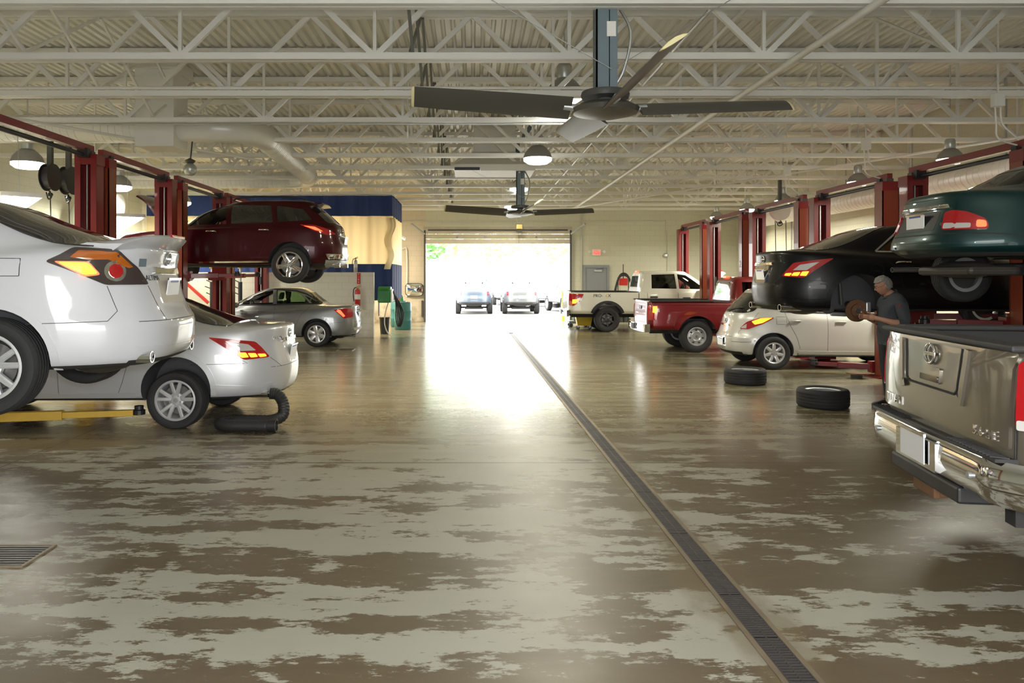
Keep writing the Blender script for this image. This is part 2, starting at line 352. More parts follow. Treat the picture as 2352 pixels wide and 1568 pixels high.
# ------------------------------------------------------------------ roof trusses: every joist with its chords and web members
ZB, ZT = 4.30, 5.40
def make_truss():
    t = thing('roof_truss', '', 'roof truss', group='white steel roof trusses')
    b = MB()
    for dy in (-.05, .05): b.box(XL + .02, XR - .02, dy - .035, dy + .035, ZB - .045, ZB + .03)
    b.build('bottom_chord', 'white_steel', t)
    b = MB()
    for dy in (-.05, .05): b.box(XL + .02, XR - .02, dy - .035, dy + .035, ZT - .04, ZT + .045)
    b.build('top_chord', 'white_steel', t)
    dg = MB().bar((0, 0, ZB), (1.125, 0, ZT), .05, .065).build('web_diagonal', 'white_steel', t)
    dg2 = MB().bar((0, 0, ZB), (-1.125, 0, ZT), .05, .065).build('web_diagonal', 'white_steel', t)
    vt = MB().bar((0, 0, ZB), (0, 0, ZT), .04, .04).build('web_vertical', 'white_steel', t)
    x = -3.38 - 2.25 * 2; first = True
    while x < XR - .1:
        for o in (dg, dg2, vt):
            if o is dg and x + 1.1 > XR: continue
            if first: o.location.x = x
            else:
                d = o.copy(); COL.objects.link(d); d.parent = t; d.location = (x, 0, 0)
        first = False; x += 2.25
    return t
ORD = ['nearest', 'second', 'third', 'fourth', 'fifth', 'sixth', 'seventh', 'eighth', 'ninth', 'tenth', 'eleventh', 'twelfth', 'thirteenth']
TY = [7.05 + 1.77 * k for k in range(13)]
tr0 = make_truss()
for k, y in enumerate(TY):
    lb = f'white steel roof truss with zigzag webs, {ORD[k]} from the camera under the ribbed deck'
    if k == 0: tr0.location = (0, y, 0); tr0['label'] = lb
    else: copy_tree(tr0, (0, y, 0), label=lb)
# cross bracing that ties the trusses together
def brace_row(x, m, label):
    t = thing('truss_bracing', label, 'bracing', (x, 0, 0), group='bracing rows between the roof trusses')
    a = MB().bar((0, 0, ZB + .05), (0, 1.77, ZT - .05), .035, .035).build('brace', m, t)
    b = MB().bar((.03, 0, ZT - .05), (.03, 1.77, ZB + .05), .035, .035).build('brace', m, t)
    for k in range(12):
        for o in (a, b):
            if k == 0: o.location.y = TY[0]
            else:
                c = o.copy(); COL.objects.link(c); c.parent = t; c.location = (0, TY[k], 0)
brace_row(-.72, 'grey_steel', 'row of dark crossed braces running down the roof left of the fans')
brace_row(-5.2, 'white_steel', 'row of white crossed braces running over the left bays')
brace_row(5.6, 'white_steel', 'row of white crossed braces running over the right bays')

# ------------------------------------------------------------------ pipes and conduits
def pipe(name, pts, r, m, label, cat='pipe', group=None, n=10):
    return tag(MB().tube(pts, r, n).build(name, m, smooth=50), label, cat, group)
pipe('sprinkler_pipe', [(3.62, 4.5, 4.2), (3.62, 27.5, 4.2)], .04, 'white_steel', 'white sprinkler pipe running the length of the roof right of the big fan')
pipe('roof_conduit', [(2.55, 5.5, 4.62), (2.55, 29.8, 4.62)], .022, 'galv', 'grey conduit through the truss webs just right of the big fan', 'conduit')
pipe('roof_conduit', [(3.05, 5.5, 4.75), (3.05, 29.8, 4.75)], .03, 'white_steel', 'white conduit through the truss webs beside the sprinkler pipe', 'conduit')
pipe('roof_conduit', [(-1.05, 12.36, 5.2), (-1.05, 12.36, 4.0)], .012, 'white_steel', 'thin white drop rod hanging under the fourth truss', 'rod')
pipe('truss_conduit', [(-9.9, 12.27, 4.22), (3.4, 12.27, 4.22)], .016, 'galv', 'grey conduit strapped under the fourth truss', 'conduit')
pipe('truss_conduit', [(-9.9, 10.5, 4.36), (10.3, 10.5, 4.36)], .022, 'white_steel', 'white conduit strapped along the third truss', 'conduit')
pipe('branch_pipe', [(-8.6, 8.5, 4.12), (-4.1, 15.8, 4.12)], .025, 'white_steel', 'white branch pipe slanting over the left lifts', 'pipe')
pipe('branch_pipe', [(9.6, 11.8, 4.1), (3.1, 26.5, 4.1)], .025, 'white_steel', 'white branch pipe slanting over the right lifts', 'pipe')
for i, (y, lb) in enumerate(((12.2, 'nearest'), (14.6, 'second'), (17.4, 'third'), (19.6, 'fourth'), (22.4, 'fifth'), (24.8, 'sixth'))):
    pipe('wall_conduit', [(XR - .03, y, .02), (XR - .03, y, 4.2)], .018, 'galv', f'thin grey vertical conduit on the right wall, {lb} from the camera', 'conduit', 'vertical conduits on the right wall')
for y, lb in ((14.9, 'beside the hose reels'), (15.2, 'further of the pair beside the hose reels')):
    pipe('wall_conduit', [(XL + .03, y, .02), (XL + .03, y, 4.0)], .02, 'galv', f'grey vertical conduit on the left wall, {lb}', 'conduit', 'vertical conduits on the left wall')
pipe('door_conduit', catmull([(-9, 29.96, 3.95), (3.3, 29.96, 3.95), (5.6, 29.96, 3.95), (7.35, 29.96, 3.95), (7.65, 29.96, 3.7), (7.65, 29.96, 1)], 4), .018, 'cream_block', 'painted conduit looping across the far wall above the door', 'conduit')
pipe('door_conduit', catmull([(4.3, 29.96, 4.2), (4.3, 29.96, 3.2), (4.3, 29.96, 2.0), (4.3, 29.96, .02)], 2), .015, 'galv', 'thin conduit dropping down the far wall beside the vehicle door', 'conduit')
pipe('arched_conduit', catmull([(-3.3, 29.95, 2.88), (-2.75, 29.95, 2.88), (-2.58, 29.95, 2.75), (-2.58, 29.95, 1.0)], 4), .03, 'white_steel', 'white bent pipe on the far wall left of the vehicle door')

# ------------------------------------------------------------------ ducts
def duct_tube(pts, r, n=28, ribs=.12):
    pts = [Vector(p) for p in pts]; m = MB(); m.tube(pts, r, n)
    for a, b in zip(pts, pts[1:]):         # spiral seams
        L = (b - a).length; k = int(L / ribs)
        d = (b - a).normalized()
        for i in range(1, k): p = a + d * (i * ribs); m.tube([p - d * .006, p, p + d * .006], [r + .001, r + .007, r + .001], n)
    return m
t = thing('air_plenum', 'white square plenum box with round duct branches hanging at upper left', 'duct', (-5.4, 13.25, 3.98))
MB().box(-.33, .33, -.33, .33, 0, 1.48).build('plenum_box', 'white_steel', t, bevel=.012)
MB().box(-.40, .40, -.40, .40, 1.30, 1.475).build('curb_flange', 'white_steel', t)
duct_tube([(-4.4, 0, .36), (-1.2, -.05, .36), (-.33, 0, .36)], .225).build('left_duct', 'duct', t, smooth=40, fix=False)
b = catmull([(.33, 0, .36), (.9, 0, .36), (1.35, .25, .36), (1.55, .9, .36)], 6)
duct_tube(b + [Vector((1.25, 5.7, .36))] + catmull([(1.22, 6.2, .36), (1.05, 6.75, .36), (.6, 7.0, .36)], 5) + [Vector((-3.9, 7.0, .36))], .225).build('right_duct', 'duct', t, smooth=40, fix=False)
t = thing('wall_duct', 'long silver spiral duct running along the right wall under the roof', 'duct', (9.8, 0, 3.72))
duct_tube([(0, 7, 0), (0, 25.8, 0)], .25, ribs=.18).build('duct_run', 'duct', t, smooth=40, fix=False)
duct_tube(catmull([(0, 25.8, 0), (0, 26.5, 0), (.0, 27.0, -.3), (0, 27.1, -.9)], 4) + [Vector((0, 27.1, -2.6))], .25).build('drop_elbow', 'duct', t, smooth=40, fix=False)
for y in range(8, 26, 3): MB().box(-.015, .015, y - .02, y + .02, .24, 1.7).build('hanger_strap', 'galv', t)
t = thing('wall_duct', 'white duct with elbow dropping down the left wall behind the lifts', 'duct', (-9.5, 18.6, 0))
duct_tube(catmull([(.9, 0, 3.5), (.3, 0, 3.5), (0, 0, 3.3), (0, 0, 2.8)], 5) + [Vector((0, 0, 1.2))], .28, ribs=.3).build('drop_elbow', 'duct', t, smooth=40, fix=False)
t = thing('air_diffuser', 'grey ceiling diffuser box with flared skirt hanging between the two fans', 'diffuser', (.52, 18.5, 4.22))
MB().box(-.5, .5, -.5, .5, .45, 1.24).build('trunk', 'duct', t)
rr = lambda a, z: [(-a, -a, z), (a, -a, z), (a, a, z), (-a, a, z)]
MB().loft([rr(.95, .14), rr(.5, .5)]).build('skirt', 'duct', t)
MB().box(-.95, .95, -.95, .95, .06, .14).build('rim', 'white_steel', t)
b = MB(); b.box(-.93, -.35, -.96, -.94, .0, .07); b.build('louvre', 'black_plastic', t)
MB().box(-.33, .93, -.97, -.93, -.01, .075).build('lip', 'white_steel', t)

# ------------------------------------------------------------------ high bay lamps
LAMP = (1.0, .95, .74)
def make_bay():
    t = thing('high_bay_lamp', '', 'lamp')
    MB().lathe([(.29, .02), (.285, .05), (.25, .14), (.18, .22), (.12, .27)], n=28).build('reflector', 'grey_dome', t, smooth=50)
    MB().lathe([(.10, .26), (.115, .28), (.115, .46), (.09, .50)], n=20).build('ballast', 'galv', t, smooth=40)
    MB().cyl((0, 0, 0), (0, 0, 1), .012, n=8).build('stem', 'galv', t).location.z = .48
    MB().lathe([(.285, .025), (.28, -.03), (.20, -.085), (.01, -.105)], n=28).build('lens', 'lamp_glow', t, smooth=60)
    l = light('lamp_light', 'AREA', (0, 0, -.12), 1, LAMP, size=.5); l.parent = t; l.data.spread = R(165)
    return t
b0 = make_bay(); lamp_data = [k for k in kids(b0) if k.type == 'LIGHT'][0].data
lamp_data.energy = 95
bays = [((1.40, 11.6, 4.50), 'high bay lamp with grey dome, right behind the mast of the big fan'), ((1.31, 15.3, 4.12), 'high bay lamp with grey dome, above and right of the far fan'),
        ((1.40, 23.1, 4.42), 'high bay lamp half hidden behind the mast of the far fan'), ((1.44, 27.4, 4.28), 'high bay lamp seen just left of the far fan hub')]
for k, y in enumerate((10.4, 14.3, 18.0, 21.8, 25.6)): bays.append(((-8.35, y, 3.88), 'high bay lamp over the left bays, ' + ['out past the white sedan', 'left of the hose reels', 'between the red lift columns', 'beyond the dark red car', 'over the wash bay'][k]))
for k, y in enumerate((13.4, 16.6, 20.6, 23.3, 26.2)): bays.append(((8.4, y, 3.81), 'high bay lamp over the right bays, ' + ORD[k] + ' from the camera'))
for i, (p, lb) in enumerate(bays):
    g_ = 'high bay lamps down the middle' if i < 4 else 'high bay lamps over the left bays' if i < 9 else 'high bay lamps over the right bays'
    o = b0 if i == 0 else copy_tree(b0, label=lb)
    o.location = p; o['label'] = lb; o['group'] = g_
    for k_ in kids(o):
        if i >= 9 and k_.name.split('.')[0] in ('reflector', 'lens', 'ballast'): k_.scale = (.75, .75, .75)
        if k_.name.startswith('stem'): k_.scale.z = ZC + .01 - p[2] - .48
side_data = lamp_data.copy(); side_data.energy = 165; side_data.color = (1.0, .97, .80)      # the outer rows carry stronger, greener lamps
for o in [x for x in bpy.data.objects if x.name.startswith('high_bay_lamp') and x.get('group') != 'high bay lamps down the middle']:
    for k_ in kids(o):
        if k_.type == 'LIGHT': k_.data = side_data
# hanging fluorescent fixtures by the left wall
def troffer(a, b, wd, label):
    a, b = Vector(a), Vector(b); L = (b - a).length; t = thing('fluorescent_fixture', label, 'lamp', a, group='hanging fluorescent fixtures')
    t.rotation_mode = 'QUATERNION'; t.rotation_quaternion = (b - a).to_track_quat('X', 'Z')
    MB().box(0, L, -wd / 2, wd / 2, .0, .07).build('housing', 'white_paint', t)
    for k in range(4): y = wd * (-.375 + .25 * k); MB().cyl((.03, y, -.02), (L - .03, y, -.02), .022, n=8).build('tube', 'tube_glow', t, smooth=50)
    for x in (.2, L - .2): MB().cyl((x, 0, .07), (x, 0, 1.2), .006, n=5).build('hanger', 'galv', t)
    l = light('tube_light', 'AREA', (L / 2, 0, -.07), 45, (1, .98, .85), size=L, sizey=wd); l.parent = t
troffer((-9.1, 18.9, 2.86), (-7.7, 17.2, 3.12), .62, 'bright four-tube fluorescent fixture left of the second red lift column')
troffer((-9.0, 14.3, 2.86), (-7.5, 12.7, 3.10), .62, 'bright four-tube fluorescent fixture half hidden by the nearest red lift column')
t = thing('strip_light', 'slim white strip light hanging aslant by the far wall curtain', 'lamp', (-2.55, 26.5, 3.30)); MB().bar((-.45, 0, .22), (.22, 0, -.2), .12, .07).build('housing', 'white_paint', t); MB().cyl((-.43, 0, .17), (.2, 0, -.24), .02).build('tube', 'tube_glow', t); MB().cyl((0, 0, .05), (0, 0, 1.0), .006, n=5).build('hanger', 'galv', t)
light('wash_bay_light', 'AREA', (-5.5, 26.0, 4.0), 620, (1, .84, .62), size=2.0)

# ------------------------------------------------------------------ ceiling fans
def make_fan(label, loc, a0):
    t = thing('ceiling_fan', label, 'fan', loc, group='large ceiling fans')
    b = MB(); b.box(-.10, .02, -.09, -.075, .12, 1.75); b.box(-.10, .02, .075, .09, .12, 1.75); b.box(-.10, -.085, -.09, .09, .12, 1.75); b.build('mast', 'blue_steel', t)
    MB().box(.03, .10, -.085, .085, .12, 1.1).build('mast_plate', 'blue_steel', t)
    b = MB()
    for z in (.95, 1.15, 1.35): b.cyl((-.03, -.10, z), (-.03, -.085, z), .022)
    b.build('bolt', 'galv', t)
    MB().box(.0, .085, -.093, -.087, .66, .80).build('label_plate', 'sign_white', t)
    MB().bar((-.35, 0, 1.2), (.25, 0, 2.05), .14, .10).build('mount_strut', 'blue_steel', t)
    MB().lathe([(.10, .18), (.22, .16), (.23, .13), (.22, .10)], n=24).build('mount_ring', 'dark_steel', t, smooth=40)
    MB().lathe([(.06, .10), (.09, .06), (.09, -.02), (.05, -.04)], n=20).build('motor', 'galv', t, smooth=40)
    MB().lathe([(.25, .04), (.32, .0), (.30, -.04), (.16, -.075), (.02, -.085)], n=36).build('hub', 'fan_blade', t, smooth=40)
    prof = [(.145, .0), (.10, .022), (.03, .034), (-.05, .03), (-.12, .012), (-.145, .0), (-.12, -.006), (-.03, -.01), (.06, -.008), (.12, -.006)]
    for k in range(4):
        a = a0 + k * PI / 2; rot = Matrix.Rotation(a, 4, 'Z')
        m = MB(); rings = []
        for r, sc, p in ((.33, 1.0, 33), (.9, .98, 33), (1.5, .92, 33), (1.80, .88, 32)):
            ca, sa = math.cos(R(p)), math.sin(R(p))
            rings.append([(r, sc * (y * ca - z * sa), sc * (y * sa + z * ca) + (r - .3) * .05) for y, z in prof])
        m.loft(rings, True, True); m.xf(rot)
        bl = m.build('blade', 'fan_blade', t, smooth=35)
        ca, sa = math.cos(R(32)), math.sin(R(32))
        m = MB(); m.loft([[(r, sc * (y * ca - z * sa), sc * (y * sa + z * ca) + .075) for y, z in prof] for r, sc in ((1.80, .88), (1.815, .88), (1.825, .78))]); m.xf(rot)
        m.build('tip_cap', 'fan_tip', bl, smooth=30, label='cream end cap')
        m = MB(); m.cyl((.22, 0, .0), (.40, 0, .02), .035); m.xf(rot); m.build('blade_clamp', 'galv', t, smooth=40)
    for s in (-1, 1):
        MB().cyl((0.05, -.09, .35), (s * 1.3, -.3, 1.05), .004, n=5).build('guy_wire', 'galv', t)
    for pts in ([(.1, 0, 1.0), (.22, -.1, .7), (.16, -.1, .35), (.08, -.05, .2)],):
        MB().tube(catmull(pts, 5), .014, 7).build('power_cable', 'galv', t, smooth=50)
    return t
make_fan('large four-blade ceiling fan on a blue-grey mast, nearest the camera', (1.255, 7.2, 3.34), R(5.5))
make_fan('large four-blade ceiling fan further down, hanging before the vehicle door', (1.146, 18.2, 3.30), R(9))

# ------------------------------------------------------------------ far vehicle door, personnel door, exit sign
d = MB()
for k in range(3):
    z0 = 3.07 + k * .19; d.box(DX0 - .06, DX1 + .06, 29.86, 29.92, z0 + .006, z0 + .184, k % 2)
d1 = struct('door_1', d, ['panel_white', 'panel_tan'])
MB().box(DX0 - .08, DX1 + .08, 29.80, 29.94, 3.64, 3.74).build('header_rail', 'panel_tan', d1)
MB().cyl((DX0 + .1, 29.76, 3.60), (DX1 - .1, 29.76, 3.60), .03, n=12).build('torsion_shaft', 'dark_steel', d1, smooth=40)
for x in (DX0 - .03, DX1 + .03): MB().box(x - .035, x + .035, 29.84, 29.96, 0, 3.6).build('track', 'dark_steel', d1)
for s, x in ((-1, DX0 - .05), (1, DX1 + .05)): MB().bar((x, 29.8, 3.45), (x + s * .45, 29.2, 3.80), .08, .06).build('track_bracket', 'galv', d1)
for x in (-.6, .5, 2.5): MB().box(x - .03, x + .03, 29.83, 29.87, 3.30, 3.36).build('hinge', 'chrome', d1)
t = thing('door_opener', 'motor unit with hanging yellow cords above the vehicle door', 'motor', (1.80, 29.3, 3.55))
MB().box(-.13, .13, -.12, .12, .05, .25).build('housing', 'brass', t, bevel=.02); MB().cyl((-.1, 0, .0), (.1, 0, .0), .06).build('gearbox', 'dark_steel', t, smooth=40)
for x in (-.08, .06, .2): MB().tube(catmull([(x * .5, 0, .25), (x * 1.8, 0, .7), (x, 0, 1.2)], 5), .014, 6).build('cord', 'hose_white', t, smooth=50)
MB().tube([(-.02, 0, 0), (-.02, 0, -1.1)], .006, 5).build('pull_rope', 'rust', t)
d2 = struct('door_2', MB().box(4.45, 5.28, 29.93, 29.98, 0, 2.13), 'door_grey')
b = MB(); b.box(4.36, 4.45, 29.90, 30.0, 0, 2.24); b.box(5.28, 5.37, 29.90, 30.0, 0, 2.24); b.box(4.45, 5.28, 29.90, 30.0, 2.13, 2.24); b.build('door_frame', 'door_grey', d2)
MB().box(4.78, 5.08, 29.88, 29.93, 1.98, 2.05).build('door_closer', 'galv', d2)
MB().bar((4.85, 29.88, 2.07), (5.15, 29.9, 2.11), .03, .02).build('closer_arm', 'dark_steel', d2)
t = thing('exit_sign', 'lit red EXIT sign with two spot heads above the grey door', 'sign', (4.88, 29.95, 2.63))
MB().box(-.17, .17, -.03, .04, -.02, .22).build('housing', 'sign_white', t, bevel=.01)
MB().box(-.135, .135, -.036, -.031, .02, .19).build('face', 'exit_red', t)
text('letters', 'EXIT', .15, (0, -.040, .105), (1, 0, 0), (0, 0, 1), 'sign_white', t, ext=.002)
for s in (-1, 1):
    MB().bar((s * .16, 0, .12), (s * .27, -.02, .15), .02, .02).build('arm', 'sign_white', t); MB().lathe([(.02, 0), (.05, -.05), (.055, -.07)], (s * .29, -.02, .13), 'y', 14).build('spot_head', 'sign_white', t, smooth=40)
t = thing('alarm_bell', 'small round bell on the far wall left of the red columns', 'bell', (7.6, 29.95, 2.62)); MB().lathe([(.09, 0), (.09, -.05), (.05, -.09)], (0, 0, 0), 'y', 18).build('bell', 'galv', t, smooth=40)

# ------------------------------------------------------------------ two-post lifts
def make_lift(x, y0, y1, label, zc=(.2, .2), arm_m='lift_red', arms=None, num=None, side=1, group='two-post lifts', Ht=3.42):
    """columns at (x, y0) and (x, y1); channels open towards each other; zc = arm height; side = which way the aisle lies"""
    t = thing('two_post_lift', label, 'car lift', (x, y0, 0), group=group); L = y1 - y0
    for yy, s in ((0, 1), (L, -1)):
        b = MB(); o = -s * .13
        b.box(-.17, .17, min(yy + o, yy + o + s * .02), max(yy + o, yy + o + s * .02), .02, Ht)
        for sx in (-1, 1):
            b.box(min(sx * .17, sx * .155), max(sx * .17, sx * .155), yy - .13, yy + .13, .02, Ht)
            b.box(min(sx * .17, sx * .08), max(sx * .17, sx * .08), yy + s * .13 - .008, yy + s * .13 + .008, .02, Ht)
        col = b.build('column', 'lift_red_lamplit' if s == 1 else 'lift_red', t)  # near column's orange tone has the lamplight painted in
        MB().box(-.175, .175, yy - .135, yy + .135, Ht - .16, Ht + .0).build('column_head', 'lift_red', t)
        MB().box(-.02, .0, yy + s * .06 - .01, yy + s * .06 + .01, .1, Ht - .1).build('lift_cable', 'galv', t)
        MB().box(-.3, .3, yy - .25, yy + .25, 0, .025).build('base_plate', 'lift_red', t)
        z = zc[0] if s == 1 else zc[1]
        cg = MB(); cg.box(-.15, .15, yy + s * .10 - .06, yy + s * .10 + .06, z - .08, z + .75); cg.box(-.22, .22, yy + s * .2 - .08, yy + s * .2 + .08, z - .1, z + .10)
        cg.build('carriage', arm_m, t)
        MB().box(-.03, .03, yy + s * .16, yy + s * .175, max(z + .75, 1.55), max(z + .75, 1.55) + .22).build('latch', 'black_plastic', t)
        for dx, dy in (arms or ((-1.05, .55), (1.05, .6))):
            p = Vector((math.copysign(.16, dx), yy + s * .22, z)); q = Vector((dx, yy + s * dy, z + .02)); mid = p.lerp(q, .6)
            a = MB(); a.bar(p, mid, .10, .10); a.bar(mid, q, .075, .07); am = a.build('arm', arm_m, t, bevel=.006)
            MB().lathe([(.07, 0), (.07, .05), (.05, .06), (.05, .10)], (q.x, q.y, q.z - .02), 'z', 14).build('arm_pad', 'black_plastic', am)
    MB().bar((0, -.05, Ht + .10), (0, L + .05, Ht + .10), .09, .10).build('overhead_beam', 'lift_red', t)
    MB().cyl((.0, .22, Ht - .02), (.0, L - .22, Ht - .02), .035).build('shutoff_bar', 'black_plastic', t, smooth=40)
    for yy, k in ((.0, 1), (L, -1)):
        MB().box(-.06, .06, yy - .06, yy + .06, Ht, Ht + .06).build('beam_foot', 'dark_steel', t); MB().box(-.08, .08, yy + k * .14, yy + k * .24, Ht - .06, Ht + .08).build('pulley_block', 'black_plastic', t)
    MB().cyl((.1 * side, L - .1, Ht), (.1 * side, L - .1, Ht + .16), .035).build('hydraulic_fitting', 'black_plastic', t)
    MB().box(side * .18, side * .30, -.09, .09, 1.2, 1.55).build('motor_box', 'black_plastic', t, bevel=.01)
    if num: text('number', num, .26, (-.171, -.0, 2.1), (0, -1, 0), (0, 0, 1), 'number_white', t)
    return t
XRL, XLL = 7.3, -6.05
rb = [6.65, 9.6, 13.0, 16.4, 19.9, 23.4, 26.75]
make_lift(XRL, 6.35, 8.98, 'red two-post lift at the near right holding the dark green car', (1.62, 1.62))
make_lift(XRL, 9.98, 12.62, 'red two-post lift on the right holding the black sedan', (1.12, 1.12))
make_lift(XRL, 13.37, 16.03, 'red two-post lift on the right beside the silver hatchback', (.16, .16), arms=((-1.05, .55), (.9, .6)))
make_lift(XRL, 16.77, 19.53, 'red two-post lift on the right, numbered 3, beside the red pickup', num='3')
make_lift(XRL, 20.27, 23.03, 'red two-post lift on the right, numbered 2, beyond the red pickup', num='2')
make_lift(XRL, 23.77, 26.45, 'red two-post lift on the far right, numbered 1, beside the white pickup', num='1')
make_lift(XLL, 4.45, 7.75, 'two-post lift on the near left under the white sedan', (.98, .98), side=-1, Ht=3.68)
make_lift(XLL, 8.3, 12.05, 'two-post lift on the left with yellow arms under the silver sedan', (.17, .17), arm_m='lift_yellow', side=-1, arms=((-1.2, .75), (2.2, .50)), Ht=3.68)
make_lift(XLL, 12.45, 15.05, 'empty two-post lift with red columns on the left behind the silver sedan', side=-1, Ht=3.68)
make_lift(XLL, 15.6, 18.35, 'two-post lift on the left holding the dark red car', (1.78, 1.78), side=-1, Ht=3.68)
make_lift(XLL, 18.75, 21.9, 'two-post lift on the left beside the parked grey sedan', side=-1, Ht=3.68)

# ------------------------------------------------------------------ trench drain
t = thing('trench_drain', 'long narrow trench drain with dark slotted grates down the aisle', 'drain', (1.44, 2.2, 0), math.atan2(.23, 21.6))
LD = 21.9
MB().box(-.062, .062, 0, LD, .0005, .0015).build('channel', 'pit', t)
for s in (-1, 1): MB().box(min(s * .063, s * .092), max(s * .063, s * .092), 0, LD, 0, .006).build('frame_rail', 'grate_frame', t)
g0 = MB()
for k in range(20): g0.box(-.058, .058, .008 + k * .0245, .008 + k * .0245 + .013, .002, .007)
for s in (-.06, 0, .06): g0.box(s - .004, s + .004, .004, .494, .002, .0068)
g0 = g0.build('grate', 'grate', t)
for k in range(1, int(LD / .5)):
    c = g0.copy(); COL.objects.link(c); c.parent = t; c.location = (0, k * .5, 0)
def floor_grate(x, y, w, d, label):
    t = thing('floor_grate', label, 'drain', (x, y, 0)); MB().box(-w / 2, w / 2, -d / 2, d / 2, .0, .002).build('pit', 'pit', t); b = MB()
    for k in range(9): yy = -d / 2 + d * (k + .5) / 9; b.box(-w / 2, w / 2, yy - d / 40, yy + d / 40, .002, .009)
    b.build('bars', 'grate', t)
    b = MB(); b.box(-w / 2 - .02, w / 2 + .02, -d / 2 - .02, -d / 2, 0, .01); b.box(-w / 2 - .02, w / 2 + .02, d / 2, d / 2 + .02, 0, .01); b.box(-w / 2 - .02, -w / 2, -d / 2, d / 2, 0, .01); b.box(w / 2, w / 2 + .02, -d / 2, d / 2, 0, .01); b.build('rim', 'grate_frame', t)
floor_grate(-2.94, 4.78, .42, .34, 'square rusty floor grate at the near left edge')
floor_grate(-3.05, 18.4, .34, .5, 'small dark floor grate in front of the grey sedan')
# ================================================================== vehicles
def ring(zr, zf, xr, xf, w, nr=4.5, nf=3.5, Ns=34, Ne=12):
    cx, a = (xr + xf) / 2, (xf - xr) / 2; ur, uf = .5 ** (1 / nr), .5 ** (1 / nf); P = []
    for i in range(Ns):
        u = -ur + (ur + uf) * i / (Ns - 1); n = nr if u < 0 else nf; P.append((u, (1 - abs(u) ** n) ** (1 / n)))
    F_ = [(((1 - abs(v) ** nf) ** (1 / nf)), v) for v in [uf - 2 * uf * j / (Ne + 1) for j in range(1, Ne + 1)]]
    B_ = [(-((1 - abs(v) ** nr) ** (1 / nr)), v) for v in [-ur + 2 * ur * j / (Ne + 1) for j in range(1, Ne + 1)]]
    P = P + F_ + [(u, -v) for u, v in reversed(P)] + B_
    return [(cx + a * u, w * v, zr + (zf - zr) * (u + 1) / 2) for u, v in P]
def smooth_rows(rows, k=4):
    """monotone cubic interpolation of ring parameters"""
    n = len(rows); out = []
    def slope(j, c):
        if j == 0 or j == n - 1: return rows[min(j + 1, n - 1)][c] - rows[max(j - 1, 0)][c] if False else (rows[1][c] - rows[0][c] if j == 0 else rows[-1][c] - rows[-2][c])
        a, b = rows[j][c] - rows[j - 1][c], rows[j + 1][c] - rows[j][c]
        return 0 if a * b <= 0 else 2 * a * b / (a + b)
    for i in range(n - 1):
        for s in range(k):
            t = s / k; h00, h10, h01, h11 = 2 * t ** 3 - 3 * t * t + 1, t ** 3 - 2 * t * t + t, -2 * t ** 3 + 3 * t * t, t ** 3 - t * t
            out.append(tuple(h00 * rows[i][c] + h10 * slope(i, c) + h01 * rows[i + 1][c] + h11 * slope(i + 1, c) for c in range(7)))
    out.append(rows[-1]); return out
def fill(rows): return [tuple(r) + ((4.5, 3.5) if len(r) == 5 else (r[5],) * (7 - len(r)) if len(r) == 6 else ()) for r in rows]
def body_mb(rows, k=4): return MB().loft([ring(*r) for r in smooth_rows(fill(rows), k)])
def boolean(o, cut, keep=False):
    m = o.modifiers.new('b', 'BOOLEAN'); m.operation = 'DIFFERENCE'; m.solver = 'EXACT'; m.object = cut; m.material_mode = 'TRANSFER'
    bpy.context.view_layer.update()
    me = bpy.data.meshes.new_from_object(o.evaluated_get(bpy.context.evaluated_depsgraph_get()))
    o.modifiers.remove(m); old = o.data; nm = old.name; o.data = me; bpy.data.meshes.remove(old); me.name = nm
    if not keep:
        d = cut.data; bpy.data.objects.remove(cut); bpy.data.meshes.remove(d)
